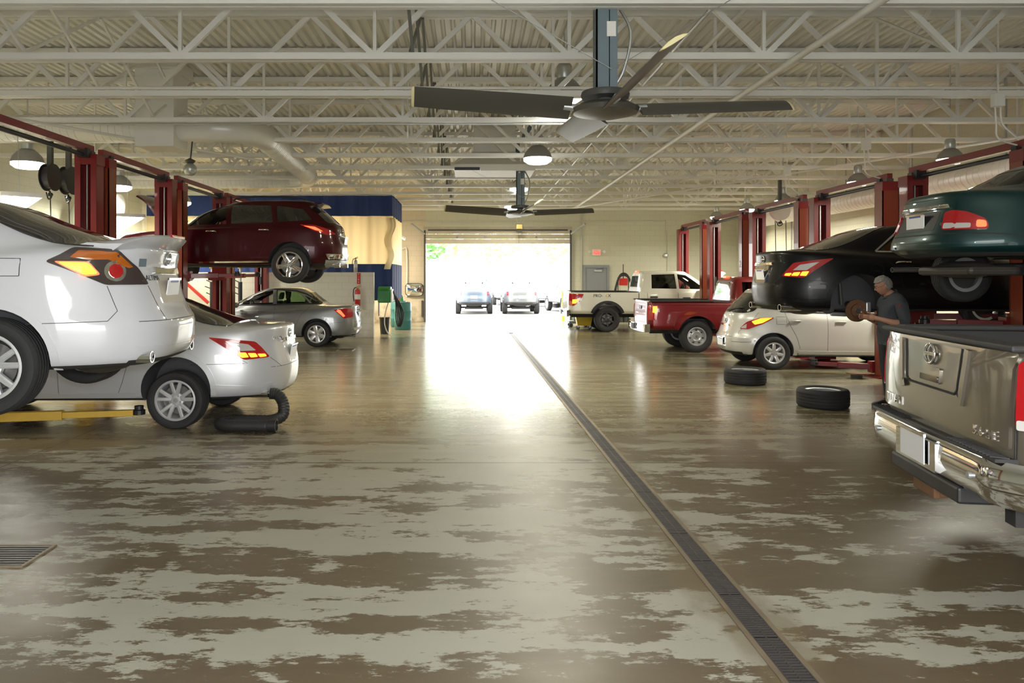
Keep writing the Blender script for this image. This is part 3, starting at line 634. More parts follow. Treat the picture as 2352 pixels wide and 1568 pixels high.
class Car:
    """local frame: x = 0 at the rear axle, +x forward, y left, z up from the ground"""
    def __init__(s, name, label, cat, rows, paint, loc, rz, zb=.3, group=None, wires=None):
        s.root = thing(name, label, cat, loc, rz, group); s.rows = rows; s.paint = paint
        mb = body_mb(rows); me = mb.mesh('body', [paint, 'under'], 40, True)
        for p in me.polygons:
            if p.normal.z < -.75 and p.center.z < zb + .12: p.material_index = 1
        s.body = bpy.data.objects.new('body', me); COL.objects.link(s.body); s.body.parent = s.root
        b = bmesh.new(); b.from_mesh(me); s.bvh = BVHTree.FromBMesh(b); s.bm = b
    def extra_bvh(s, o):
        b = bmesh.new(); b.from_mesh(o.data); return BVHTree.FromBMesh(b)
    def cut(s, mb, m='cabin', obj=None):
        """cut a solid out of the body (materials of the cutter line the hole)"""
        c = mb.build('cutter', m, None); o = obj or s.body
        sv, o.parent = o.parent, None
        boolean(o, c); o.parent = sv
        o.data.shade_smooth(); o.data.set_sharp_from_angle(angle=R(38))
    def arches(s, wb, r, z, w, depth=.42, n=40, xs=None):
        m = MB()
        for x in (xs or (0, wb)):
            for sd in (-1, 1): m.lathe([(r, sd * (w - depth)), (r, sd * (w + .3))] if sd > 0 else [(r, -(w + .3)), (r, -(w - depth))], (x, 0, z), 'y', n)
        s.cut(m, 'liner')
    # ---- surface patches
    def frame(s, kind, sd=1, az=45, ref=(0, 0)):
        if kind == 'side': return Vector((0, 0, 0)), Vector((1, 0, 0)), Vector((0, 0, 1)), Vector((0, -sd, 0))
        if kind == 'rear': return Vector((0, 0, 0)), Vector((0, sd, 0)), Vector((0, 0, 1)), Vector((1, 0, 0))
        if kind == 'front': return Vector((0, 0, 0)), Vector((0, sd, 0)), Vector((0, 0, 1)), Vector((-1, 0, 0))
        if kind == 'top': return Vector((0, 0, 0)), Vector((1, 0, 0)), Vector((0, sd, 0)), Vector((0, 0, -1))
        a = R(az); d = Vector((math.cos(a), -sd * math.sin(a), 0))      # looking in from behind and outside
        u = Vector((math.sin(a), sd * math.cos(a), 0)); return Vector((ref[0], sd * ref[1], 0)), u, Vector((0, 0, 1)), d
    def hit(s, fr, u, v, bvh=None):
        O, U, V, D = fr; p = O + U * u + V * v; bvh = bvh or s.bvh
        h = bvh.ray_cast(p - D * 6, D)
        if h[0] is None: h = bvh.find_nearest(p)
        return h[0], h[1]
    def patch(s, name, m, fr, poly, off=.003, th=.006, rings=5, parent=None, seg=.05, round_=0, bvh=None, label=None):
        pts = [Vector((a, b)) for a, b in poly]
        if round_:
            q = []
            for i, p in enumerate(pts):
                a, b = pts[i - 1], pts[(i + 1) % len(pts)]
                ra = min(round_, (a - p).length * .45); rb = min(round_, (b - p).length * .45)
                s0, s1 = p + (a - p).normalized() * ra, p + (b - p).normalized() * rb
                for k in range(4):
                    t = k / 3; q.append((1 - t) ** 2 * s0 + 2 * t * (1 - t) * p + t * t * s1)
            pts = q
        out = []
        for i, p in enumerate(pts):
            n = pts[(i + 1) % len(pts)]; k = max(1, int((n - p).length / seg))
            out += [p.lerp(n, j / k) for j in range(k)]
        c = sum(out, Vector((0, 0))) / len(out); N = len(out)
        top, bot = [], []
        for k in range(rings):
            t = 1 - k / rings
            for p in out:
                q = c + (p - c) * t; h, nn = s.hit(fr, q.x, q.y, bvh)
                if nn.dot(fr[3]) > 0: nn = -nn
                top.append(h + nn * (off + th)); bot.append(h + nn * (off - .012))
        h, nn = s.hit(fr, c.x, c.y, bvh); 
        if nn.dot(fr[3]) > 0: nn = -nn
        top.append(h + nn * (off + th)); C0 = len(top) - 1
        vs = top + bot[:N]; fs = []
        for k in range(rings - 1):
            for i in range(N): j = (i + 1) % N; fs.append((k * N + i, k * N + j, (k + 1) * N + j, (k + 1) * N + i))
        for i in range(N): fs.append(((rings - 1) * N + i, (rings - 1) * N + (i + 1) % N, C0))
        for i in range(N): fs.append((i, C0 + 1 + i, C0 + 1 + (i + 1) % N, (i + 1) % N))
        return MB().add(vs, fs).build(name, m, parent or s.root, smooth=50, label=label)
    def strip(s, name, m, fr, pts, w=.007, off=.0015, th=.0, parent=None, bvh=None, step=.04):
        """a thin line drawn on the body (a shut line, a moulding)"""
        ps = [Vector((a, b)) for a, b in pts]; q = []
        for a, b in zip(ps, ps[1:]):
            k = max(1, int((b - a).length / step)); q += [a.lerp(b, j / k) for j in range(k)]
        q.append(ps[-1]); vs, fs = [], []
        for i, p in enumerate(q):
            d = (q[min(i + 1, len(q) - 1)] - q[max(i - 1, 0)]).normalized(); n = Vector((-d.y, d.x)) * (w / 2)
            h1, n1 = s.hit(fr, p.x + n.x, p.y + n.y, bvh); h0, n0 = s.hit(fr, p.x - n.x, p.y - n.y, bvh)
            if n1.dot(fr[3]) > 0: n1 = -n1
            if n0.dot(fr[3]) > 0: n0 = -n0
            e = off + th
            vs += [h0 + n0 * (off - .004), h0 + n0 * e, h1 + n1 * e, h1 + n1 * (off - .004)]
        for i in range(len(q) - 1):
            a, b = i * 4, i * 4 + 4
            for k in range(3): fs.append((a + k, a + k + 1, b + k + 1, b + k))
        return MB().add(vs, fs).build(name, m, parent or s.root, smooth=50)
    def words(s, name, txt, size, m, fr, at_, ang=0, sx=1., flip=1, off=.003, ext=.002, parent=None, bvh=None):
        vs, fs = text_data(txt, size, ext, sx); out = []
        for v in vs:
            x, y = v.x * flip, v.y; x, y = x * math.cos(ang) - y * math.sin(ang), x * math.sin(ang) + y * math.cos(ang)
            h, n = s.hit(fr, at_[0] + x, at_[1] + y, bvh)
            if n.dot(fr[3]) > 0: n = -n
            out.append(h + n * (off + v.z))
        return MB().add(out, fs).build(name, m, parent or s.root)
    # ---- glazing
    def cavity(s, rows): s.cut(body_mb(rows, 2), 'cabin')
    def holes(s, sides, y=.45, rear=None, front=None, obj=None):
        m = MB()
        for poly in sides:
            for sd in (-1, 1):
                a, b = (y, 1.3) if sd > 0 else (-1.3, -y); m.prism(poly, lambda u, v: (u, a, v), lambda u, v: (u, b, v))
        s.cut(m, 'cabin', obj)
        for e in (rear, front):
            if e: p, x0, x1 = e; s.cut(MB().prism(p, lambda u, v: (x0, u, v), lambda u, v: (x1, u, v)), 'cabin', obj)
    def pane(s, name, m, kind, poly, off=-.012, bvh=None, round_=.02, sides=(-1, 1)):
        for sd in (sides if kind == 'side' else (1,)): s.patch(name, m, s.frame(kind, sd), poly, off, .004, 4, round_=round_, bvh=bvh)
    def wheel(s, x, y, z, tr, rr, wd, style, rim='alloy', steer=0, disc=True, parent=None):
        sd = 1 if y > 0 else -1
        t = tire_mb(tr, rr, wd); mt = Matrix.Translation((x, y, z)) @ (Matrix.Identity(4) if sd > 0 else Matrix.Rotation(PI, 4, 'Z'))
        t.xf(mt); tire = t.build('tire', 'rubber', parent or s.root, smooth=40)
        for nm, mb, mm in rim_parts(rr, wd, style, rim):
            mb.xf(mt); mb.build(nm, mm, tire, smooth=32)
        return tire
    def seats(s, spots, m='seat_cloth'):
        for x, y, z in spots:
            b = MB(); b.box(x - .05, x + .5, y - .25, y + .25, z, z + .18); st = b.build('seat', m, s.root, bevel=.05)
            b = MB(); b.loft([[(x - .02 + dx, y + dy, z + .1) for dx, dy in ((-.07, -.24), (.07, -.24), (.07, .24), (-.07, .24))], [(x - .22 + dx, y + dy, z + .62) for dx, dy in ((-.05, -.2), (.05, -.2), (.05, .2), (-.05, .2))]])
            b.build('seat_back', m, st, bevel=.04)
            b = MB(); b.loft([[(x - .24 + dx, y + dy, z + .66) for dx, dy in ((-.05, -.13), (.05, -.13), (.05, .13), (-.05, .13))], [(x - .28 + dx, y + dy, z + .84) for dx, dy in ((-.04, -.11), (.04, -.11), (.04, .11), (-.04, .11))]])
            b.build('headrest', m, st, bevel=.035)
    def steering(s, x, y, z):
        pts = [(x + .06 * math.sin(a), y + .18 * math.cos(a), z + .17 * math.sin(a)) for a in [2 * PI * i / 24 for i in range(24)]]
        MB().tube(pts, .016, 8, closed=True).build('steering_wheel', 'black_plastic', s.root, smooth=50)
    def plate(s, x, y, z, tilt=-8, w=.305, h=.155, m='plate', txt='7C 41852', sx=1., blue=True):
        """licence plate facing rearwards"""
        rot = Matrix.Translation((x, y, z)) @ Matrix.Rotation(R(tilt), 4, 'Y')
        b = MB().box(-.008, 0, -w / 2, w / 2, -h / 2, h / 2).xf(rot); p = b.build('license_plate', m, s.root, bevel=.003)
        b = MB().box(-.012, .0, -w / 2 - .008, w / 2 + .008, h / 2 - .012, h / 2 + .006).xf(rot); b.build('plate_frame', 'chrome', p)
        if blue: MB().box(-.0095, -.008, -w * .32, w * .32, h * .30, h * .42).xf(rot).build('plate_header', 'plate_blue', p)
        vs, fs = text_data('0000000', .07, .0004)
        return p
    def handles(s, pts, m, sides=(-1, 1)):
        for x, z in pts:
            for sd in sides:
                h, n = s.hit(s.frame('side', sd), x, z)
                MB().tube([h + Vector((-.10, 0, 0)) - n * .01, h + Vector((-.085, 0, .004)) + n * .022, h + Vector((.085, 0, .004)) + n * .022, h + Vector((.10, 0, 0)) - n * .01], [.012, .014, .014, .012], 8).build('door_handle', m, s.root, smooth=60)
    def mirrors(s, x, z, y, m, sz=(.09, .11, .075)):
        for sd in (-1, 1):
            b = MB(); b.ball((x, sd * (y + .1), z), sz, 8); b.bar((x, sd * (y - .06), z - .04), (x, sd * (y + .06), z - .02), .05, .03); b.build('side_mirror', m, s.root, smooth=60)
    def exhaust(s, x, ys, z, r=.035, L=.3, m='chrome'):
        for y in ys: MB().lathe([(r, -L), (r * 1.05, -.02), (r * 1.05, 0), (r * .85, 0), (r * .8, -.12), (.001, -.12)], (0, 0, 0), 'x', 18, caps=False).xf(Matrix.Translation((x, y, z)) @ Matrix.Rotation(PI, 4, 'Z') @ Matrix.Scale(1.25, 4, (0, 1, 0))).build('exhaust_tip', m, s.root, smooth=40)
    def under(s, zb, wb, muffler=True):
        b = MB(); b.ball((-.45, 0, zb - .0), (.20, .42, .09), 8)
        if muffler: b.build('muffler', 'exhaust', s.root, smooth=60)
        b = MB(); b.tube([(-.4, .25, zb), (-.1, .2, zb + .02), (.6, .1, zb - .02), (wb - .3, .05, zb)], .03, 8); b.build('exhaust_pipe', 'exhaust', s.root, smooth=50)
        b = MB(); b.cyl((0, -.7, .32), (0, .7, .32), .045); b.box(-.25, .2, -.45, .45, .24, .34); b.build('rear_axle', 'under', s.root)
        b = MB(); b.box(wb - .4, wb + .4, -.4, .4, .20, .36); b.build('engine_cradle', 'under', s.root)
def tire_mb(tr, rr, wd):
    h = wd / 2; P = [(rr - .01, h * .78), (rr + .006, h * .84), (rr + (tr - rr) * .3, h * .97), (rr + (tr - rr) * .55, h * 1.0), (rr + (tr - rr) * .8, h * .95), (tr - .012, h * .84), (tr - .003, h * .74)]
    g = []
    for k in range(4):
        y = h * (.5 - k / 3); g += [(tr, y + .011), (tr, y + .0065), (tr - .008, y + .005), (tr - .008, y - .005), (tr, y - .0065), (tr, y - .011)]
    Q = P + g + [(r, -y) for r, y in reversed(P)]
    m = MB(); rings = []
    n = 48
    for r, y in Q: rings.append([(r * math.sin(2 * PI * i / n), y, r * math.cos(2 * PI * i / n)) for i in range(n)])
    return m.loft(rings + [rings[0]], False, False)
def rim_parts(rr, wd, style, rm):
    """rim facing +y; each item (part name, mesh, material)"""
    h = wd / 2; out = []
    b = MB(); pr = [(rr, h * .80), (rr + .004, h * .86), (rr - .012, h * .88), (rr - .022, h * .80), (rr - .035, h * .35), (rr - .045, -h * .75), (rr, -h * .80)]
    n = 48; b.loft([[(r * math.sin(2 * PI * i / n), y, r * math.cos(2 * PI * i / n)) for i in range(n)] for r, y in pr], False, False)
    R1 = rr - .012
    def spoke(a, w0, w1, r0, r1, y0, y1, th=.035, bend=0):
        c, s_ = math.cos(a), math.sin(a); rings = []
        for t in (0, .35, .7, 1):
            r = r0 + (r1 - r0) * t; w = w0 + (w1 - w0) * t; y = y0 + (y1 - y0) * t ** 1.5 + math.sin(t * PI) * .008; off = bend * t
            pts = [(-w / 2 + off, y - th), (w / 2 + off, y - th), (w / 2 + off, y - .008), (w / 4 + off, y), (-w / 4 + off, y), (-w / 2 + off, y - .008)]
            rings.append([(r * s_ + q * c, yy, r * c - q * s_) for q, yy in pts])
        b.loft(rings)
    hub = h * .66; edge = h * .80
    if style == 'twin5':
        for k in range(5):
            for e in (-1, 1): spoke(2 * PI * k / 5 + e * .13, .046, .040, .055, R1, hub, edge, bend=e * .028)
        b.lathe([(.085, hub - .05), (.085, hub - .01), (.05, hub), (.001, hub)], (0, 0, 0), 'y', 30, caps=False)
    elif style == 'seven':
        for k in range(7): spoke(2 * PI * k / 7, .060, .055, .05, R1, hub, edge)
        b.lathe([(.08, hub - .05), (.08, hub - .008), (.001, hub)], (0, 0, 0), 'y', 30, caps=False)
    elif style == 'six':
        for k in range(6): spoke(2 * PI * k / 6 + .2, .085, .105, .05, R1, hub, edge)
        b.lathe([(.085, hub - .05), (.085, hub - .008), (.001, hub)], (0, 0, 0), 'y', 30, caps=False)
    elif style == 'five':
        for k in range(5): spoke(2 * PI * k / 5 + .5, .10, .085, .05, R1, hub, edge)
        b.lathe([(.09, hub - .05), (.09, hub - .008), (.001, hub)], (0, 0, 0), 'y', 30, caps=False)
    elif style == 'truck6':
        for k in range(6): spoke(2 * PI * k / 6 + .1, .075, .06, .06, R1, hub, edge * .9)
        b.lathe([(.095, hub - .05), (.095, hub), (.05, hub + .02), (.001, hub + .02)], (0, 0, 0), 'y', 30, caps=False)
    elif style == 'steel':
        b.lathe([(R1, edge * .7), (R1 - .03, edge * .45), (R1 - .055, edge * .5), (.105, hub * 1.02), (.08, hub * .75), (.001, hub * .75)], (0, 0, 0), 'y', 42, caps=False)
    out.append(('rim', b, rm))
    c = MB()
    if style == 'steel':
        for k in range(7):
            a = 2 * PI * k / 7; r = rr * .70; c.ball((r * math.sin(a), edge * .58, r * math.cos(a)), (.026, .02, .020), 6)
        out.append(('vent_hole', c, 'cabin'))
    c = MB()
    for k in range(5 if style not in ('truck6', 'steel') else 6):
        a = 2 * PI * (k + .5) / (5 if style not in ('truck6', 'steel') else 6); r = .055; y = hub if style != 'steel' else hub * .78
        c.cyl((r * math.sin(a), y - .02, r * math.cos(a)), (r * math.sin(a), y + .008, r * math.cos(a)), .010, n=6)
    out.append(('lug_nuts', c, 'dull_alloy' if rm != 'chrome' else 'chrome'))
    c = MB().lathe([(.001, hub * 1.04), (.026, hub * 1.03), (.03, hub * .95), (.03, hub * .6)], (0, 0, 0), 'y', 18, caps=False); out.append(('hub_cap', c, 'dull_alloy' if style != 'steel' else 'chrome'))
    c = MB().lathe([(rr * .72, -.005), (rr * .72, .012), (.001, .012)], (0, 0, 0), 'y', 30); out.append(('brake_disc', c, 'rotor_steel'))
    c = MB().lathe([(rr - .05, -.035), (rr - .05, -.03), (.001, -.03)], (0, 0, 0), 'y', 30); out.append(('dust_shield', c, 'cabin'))
    return out
def sedan_rows(xr, xf, w, zb, zd, zh, zc, xb, xc, xrr, xrf, zt, wr, wb, lip=.02, nr=4.2, belt=None, nd=None):
    nd = nd or nr
    m = (zt - zd)
    return [(zb + .02, zb, xr + .26, xf - .3, w - .16, nr), (zb, zb - .01, xr + .16, xf - .2, w - .10, nr), (zb + .05, zb + .04, xr + .05, xf - .08, w - .03, nr), (zb + (.56 - zb) * .62, zb + (.55 - zb) * .62, xr + .005, xf - .01, w - .004, nr),
            (.56, .55, xr, xf, w, nr), (.72, .66, xr + .025, xf - .03, w - .002, nr), (zd - .16, zh - .05, xr + .06, xf - .14, w - .018, nr), (zd - .04, zh + .01, xr + .075 - lip, xf - .34, w - .055, nd),
            (zd, zh + .05, xr + .12 - lip, xf - .5, w - .10, nd), (zd + .02, zc, xb, xc, wb, 3.2, 3.0), (zd + m * .42, zt - m * .58, xb + (xrr - xb) * .44, xc + (xrf - xc) * .42, wb + (wr - wb) * .36, 3.2, 3.0),
            (zt - m * .20, zt - m * .18, xrr - (xrr - xb) * .22, xrf + (xc - xrf) * .2, wr + (wb - wr) * .28, 3.2, 3.0), (zt - m * .06, zt - m * .05, xrr, xrf, wr, 3.0, 2.8), (zt - .012, zt - .01, xrr + .18, xrf - .16, wr - .16, 2.8), (zt, zt, xrr + .45, xrf - .4, wr - .45, 2.5), (zt + .002, zt + .002, xrr + .6, xrf - .6, .02, 2)]
def inset(rows, d=.05, dx=.07): return [(r[0] - d * .7, r[1] - d * .7, r[2] + dx, r[3] - dx, max(.02, r[4] - d)) + tuple(r[5:]) for r in rows]
def cabin_rows(rows, i0, floor=.45):
    """hollow inside the glasshouse, reaching down behind the doors"""
    g = inset(rows[i0:]); a = g[0]
    return [(floor, floor, a[2] + .35, a[3] - .2, a[4] - .1, 3.2, 3.0), (a[0] - .1, a[1] - .05, a[2] + .1, a[3] - .05, a[4] - .02, 3.2, 3.0)] + g
LEFT, RIGHT = PI, 0.0      # nose towards the left wall / the right wall
def emblem(c, fr, at_, r, lift=.008):
    h, n = c.hit(fr, *at_)
    if n.dot(fr[3]) > 0: n = -n
    U, V = fr[1], n.cross(fr[1]) if n.cross(fr[1]).z > 0 else -n.cross(fr[1])
    h = h + n * lift
    ps = [h + U * (r * math.cos(a)) + V * (r * .92 * math.sin(a)) for a in [2 * PI * i / 36 for i in range(36)]]
    e = MB().tube(ps, r * .13, 8, closed=True).build('emblem', 'chrome', c.root, smooth=60)
    MB().bar(h - U * (r * 1.08), h + U * (r * 1.08), r * .3, r * .22, up=n).build('emblem_bar', 'chrome', e, bevel=.002)
    return e
def recess(rows, d):
    return [r if i < 5 else (r[0], r[1], r[2] + (d * .6 if i == 5 else d)) + tuple(r[3:]) if i < 9 else r for i, r in enumerate(rows)]
# ------------------------------------------------------------------ white sedan, raised, near left
def white_sedan():
    rows = recess(sedan_rows(-1.06, 3.78, .90, .27, 1.16, .80, 1.05, -.66, 2.42, .50, 1.48, 1.56, .60, .76, nr=3.9, lip=.035), .09)
    c = Car('sedan', 'white sedan with rear spoiler raised on a lift at the left edge', 'car', rows, 'paint_white', (-3.37, 6.05, .83), PI + R(5), .27)
    Z = .31; c.arches(2.776, .375, Z + .03, .90)
    s_ = c.frame('side', 1)
    sidew = [(.20, 1.15), (.62, 1.42), (.95, 1.485), (1.45, 1.46), (2.25, 1.09), (1.3, 1.115)]
    for sd in (-1, 1): c.patch('side_window', 'dark_glass', c.frame('side', sd), sidew, round_=.03)
    c.patch('rear_window', 'dark_glass', c.frame('top', 1), [(-.62, -.64), (-.62, .64), (-.1, .62), (.54, .52), (.54, -.52), (-.1, -.62)], round_=.06, rings=7)
    c.patch('windshield', 'dark_glass', c.frame('top', 1), [(1.55, -.5), (1.55, .5), (2.35, .64), (2.35, -.64)], round_=.05)
    for sd in (-1, 1):
        fr = c.frame('corner', sd, 42, (-1.0, .80))
        L = c.patch('tail_lamp', 'lens_dark', fr, [(.44, 1.03), (.27, 1.125), (.02, 1.115), (-.14, .98), (-.22, .865), (.11, .865)], off=.002, th=.012, round_=.025)
        c.patch('amber_lens', 'lens_amber', fr, [(.25, 1.105), (.03, 1.10), (-.09, .995), (-.05, .985), (.03, 1.05), (.20, 1.045), (.31, 1.06)], off=.014, th=.003, round_=.01, parent=L)
        c.patch('reflector_rim', 'glow_red', fr, [(.395, 1.032), (.205, 1.032), (.135, .938), (.235, .922)], off=.0145, th=.003, round_=.02, parent=L)
        c.patch('glare_reflector', 'glow_amber', fr, [(.375, 1.025), (.21, 1.025), (.15, .945), (.235, .935)], off=.018, th=.005, round_=.02, parent=L, label='orange reflector with flash glare added as glow')
        ps = [(.04 + .045 * math.cos(a), .965 + .052 * math.sin(a)) for a in [2 * PI * i / 20 for i in range(20)]]
        c.patch('lamp_ring', 'chrome', fr, [(.04 + .072 * math.cos(2 * PI * i / 24), .965 + .075 * math.sin(2 * PI * i / 24)) for i in range(24)], off=.013, th=.003, parent=L)
        c.patch('brake_bulb', 'lens_red', fr, ps, off=.017, th=.008, parent=L)
        c.strip('bumper_seam', 'seam', fr, [(.10, .86), (.05, .68), (.12, .61), (.55, .60)], .0042)
        c.strip('trunk_seam', 'seam', fr, [(-.22, .86), (-.34, .60)], .0042)
        f2 = c.frame('side', sd)
        c.patch('fuel_door', 'paint_white', f2, [(-.18, .93), (.0, .93), (.0, 1.05), (-.18, 1.05)], off=.0005, th=.003, round_=.02) if sd > 0 else None
        c.strip('door_seam', 'seam', f2, [(.28, 1.11), (.52, .84), (.62, .45), (.66, .30)], .0042)
        c.strip('door_seam', 'seam', f2, [(1.35, 1.11), (1.34, .30)], .0042)
        fl = c.strip('wheel_arch_lip', 'paint_white', f2, [(.405 * math.cos(a), Z + .02 + .405 * math.sin(a)) for a in [R(-8 + 196 * i / 24) for i in range(25)]], .05, .0, .006)
    fr = c.frame('rear', 1)
    if True:
        c.strip('fuel_door_seam', 'seam', c.frame('side', 1), [(-.18, .93), (.0, .93), (.0, 1.05), (-.18, 1.05), (-.18, .93)], .0042, off=.004)
    c.strip('trunk_seam', 'seam', fr, [(-.60, .60), (.60, .60)], .0042)
    c.patch('plate_recess', 'panel_white', fr, [(-.28, .725), (.28, .725), (.25, .935), (-.25, .935)], off=-.004, th=.005, round_=.03)
    c.patch('plate_garnish', 'chrome', fr, [(-.30, .945), (.30, .945), (.28, 1.0), (-.28, 1.0)], off=.002, th=.012, round_=.015)
    h, n = c.hit(fr, 0, .83); c.plate(h.x - .015, 0, .835)
    emblem(c, fr, (0, 1.07), .055)
    c.words('badge', 'ALTIMA', .056, 'seam', c.frame('rear', -1), (-.325, .915), sx=1.05, off=.003, ext=.0008)
    c.patch('window_sticker', 'blue_steel', c.frame('rear', -1), [(-.47, 1.0), (-.40, 1.0), (-.40, 1.06), (-.47, 1.06)], off=.002, th=.001)
    # boot spoiler
    for_ = []
    for y in [(-.63 + 1.26 * i / 24) for i in range(25)]:
        e = abs(y) / .63; x0 = -.93 + .20 * e ** 3; z0 = 1.165 - .02 * e ** 2; hgt = .085 * (1 - .75 * e ** 5)
        for_.append([(x0 + .30, y, z0 - .01), (x0 + .18, y, z0 + .02 + hgt * .35), (x0 + .05, y, z0 + hgt * .9), (x0 - .055, y, z0 + hgt), (x0 - .075, y, z0 + hgt * .84), (x0 - .06, y, z0 + hgt * .62), (x0 + .0, y, z0 - .03), (x0 + .2, y, z0 - .07)])
    sp = MB().loft(for_).build('rear_spoiler', 'paint_white', c.root, smooth=50)
    MB().box(-1.012, -.99, -.16, .16, 1.235, 1.255).build('third_brake_lamp', 'lens_red', sp, bevel=.004)
    c.exhaust(-.97, (-.52, .52), .335, .042); c.under(.26, 2.776)
    for y in (-.80, .80):
        for x in (0, 2.776): c.wheel(x, y, Z, .335, .228, .225, 'twin5')
    c.mirrors(2.1, 1.06, .88, 'paint_white'); c.handles([(.55, .93), (1.62, .90)], 'paint_white')
    c.strip('body_crease', 'paint_white', c.frame('rear', 1), [(-.62, .42), (-.3, .395), (.3, .395), (.62, .42)], .02, 0, .006)
white_sedan()

# ------------------------------------------------------------------ silver sedan on the floor
def maxima(paint_, loc, rz, name, label, wheels, lit='glow_amber', dz=0):
    rows = sedan_rows(-1.06 if paint_ == 'paint_black' else -1.16, 3.79, .925, .24, 1.08, .76, .98, -.58, 2.40, .55, 1.42, 1.455, .58, .75, nr=3.7, lip=.02)
    c = Car(name, label, 'car', rows, paint_, loc, rz, .25)
    Z = .335; c.arches(2.775, .39, Z + .02, .925)
    for sd in (-1, 1):
        f2 = c.frame('side', sd)
        if paint_ == 'paint_black':
            pass
        else:
            c.patch('side_window', 'dark_glass', f2, [(.28, 1.05), (.62, 1.30), (.95, 1.385), (1.45, 1.36), (2.2, 1.0), (1.3, 1.02)], round_=.03)
        fr = c.frame('corner', sd, 42, (-1.03, .82))
        L = c.patch('tail_lamp', 'lens_red', fr, [(.46, .965), (.0, .905), (-.16, .715), (.14, .695)], off=.002, th=.012, round_=.03)
        c.patch('clear_lens', 'lens_clear', fr, [(.31, .915), (.08, .875), (.0, .80), (.17, .80)], off=.013, th=.004, round_=.015, parent=L)
        for k in range(3): c.patch('glare_segment', lit, fr, [(.20 - k * .105, .785 - .012 * k), (.115 - k * .105, .78 - .012 * k), (.085 - k * .10, .725), (.165 - k * .10, .72)], off=.016, th=.004, round_=.012, parent=L)
        c.strip('bumper_seam', 'seam', fr, [(.15, .69), (.10, .655), (.62, .655)], .0042)
        c.strip('trunk_seam', 'seam', fr, [(-.17, .71), (-.34, .59)], .0042)
        c.strip('door_seam', 'seam', f2, [(.30, 1.0), (.50, .80), (.60, .45), (.66, .30)], .0042); c.strip('door_seam', 'seam', f2, [(1.35, 1.0), (1.33, .30)], .0042)
        c.strip('sill_moulding', paint_, f2, [(.45, .31), (2.3, .29)], .05, 0, .012)
        c.strip('wheel_arch_lip', paint_, f2, [(.425 * math.cos(a), Z + .02 + .425 * math.sin(a)) for a in [R(-8 + 196 * i / 24) for i in range(25)]], .06, .0, .008)
        c.strip('bumper_crease', paint_, fr, [(.42, .40), (.1, .375), (-.2, .40)], .035, 0, .012)
    c.patch('rear_window', 'dark_glass', c.frame('top', 1), [(-.53, -.58), (-.53, .58), (.0, .57), (.58, .48), (.58, -.48), (.0, -.57)], round_=.06, rings=7)
    if paint_ != 'paint_black': c.patch('windshield', 'dark_glass', c.frame('top', 1), [(1.5, -.5), (1.5, .5), (2.3, .64), (2.3, -.64)], round_=.05)
    cf = [(.44 + .085 * math.cos(2 * PI * i / 28), .80 + .082 * math.sin(2 * PI * i / 28)) for i in range(29)]
    c.strip('fuel_door_seam', 'seam', c.frame('side', 1 if rz > 1 else -1), [(x - .22, z) for x, z in cf], .0042, step=.1)
    fr = c.frame('rear', 1)
    c.strip('trunk_seam', 'seam', fr, [(-.58, .595), (.58, .595)], .0042)
    c.patch('plate_recess', 'chrome' if paint_ == 'paint_black' else paint_, fr, [(-.27, .62), (.27, .62), (.31, .87), (-.31, .87)], off=-.002, th=.006, round_=.03)
    c.patch('plate_garnish', 'chrome', fr, [(-.34, .875), (.34, .875), (.32, .92), (-.32, .92)], off=.004, th=.016, round_=.012)
    h, n = c.hit(fr, 0, .74); c.plate(h.x - .02, 0, .745)
    emblem(c, fr, (0, .97), .05)
    if paint_ != 'paint_black': c.words('badge', 'MAXIMA', .05, 'chrome', c.frame('rear', -1), (-.42 if rz > 1 else .42, .93), off=.003)
    c.exhaust(-.99, (-.56, .56), .275, .045); c.under(.24, 2.775)
    for x, y in wheels: c.wheel(x, y, Z + dz, .335, .232, .235, 'twin5')
    c.mirrors(2.1, 1.02, .89, paint_); c.handles([(.58, .90), (1.62, .87)], paint_ if paint_ != 'paint_black' else 'chrome')
    return c
maxima('paint_silver', (-3.42, 9.66, .09), LEFT, 'sedan', 'silver sedan parked on the floor beneath the raised white sedan', [(x, y) for x in (0, 2.775) for y in (-.80, .80)], dz=-.09)

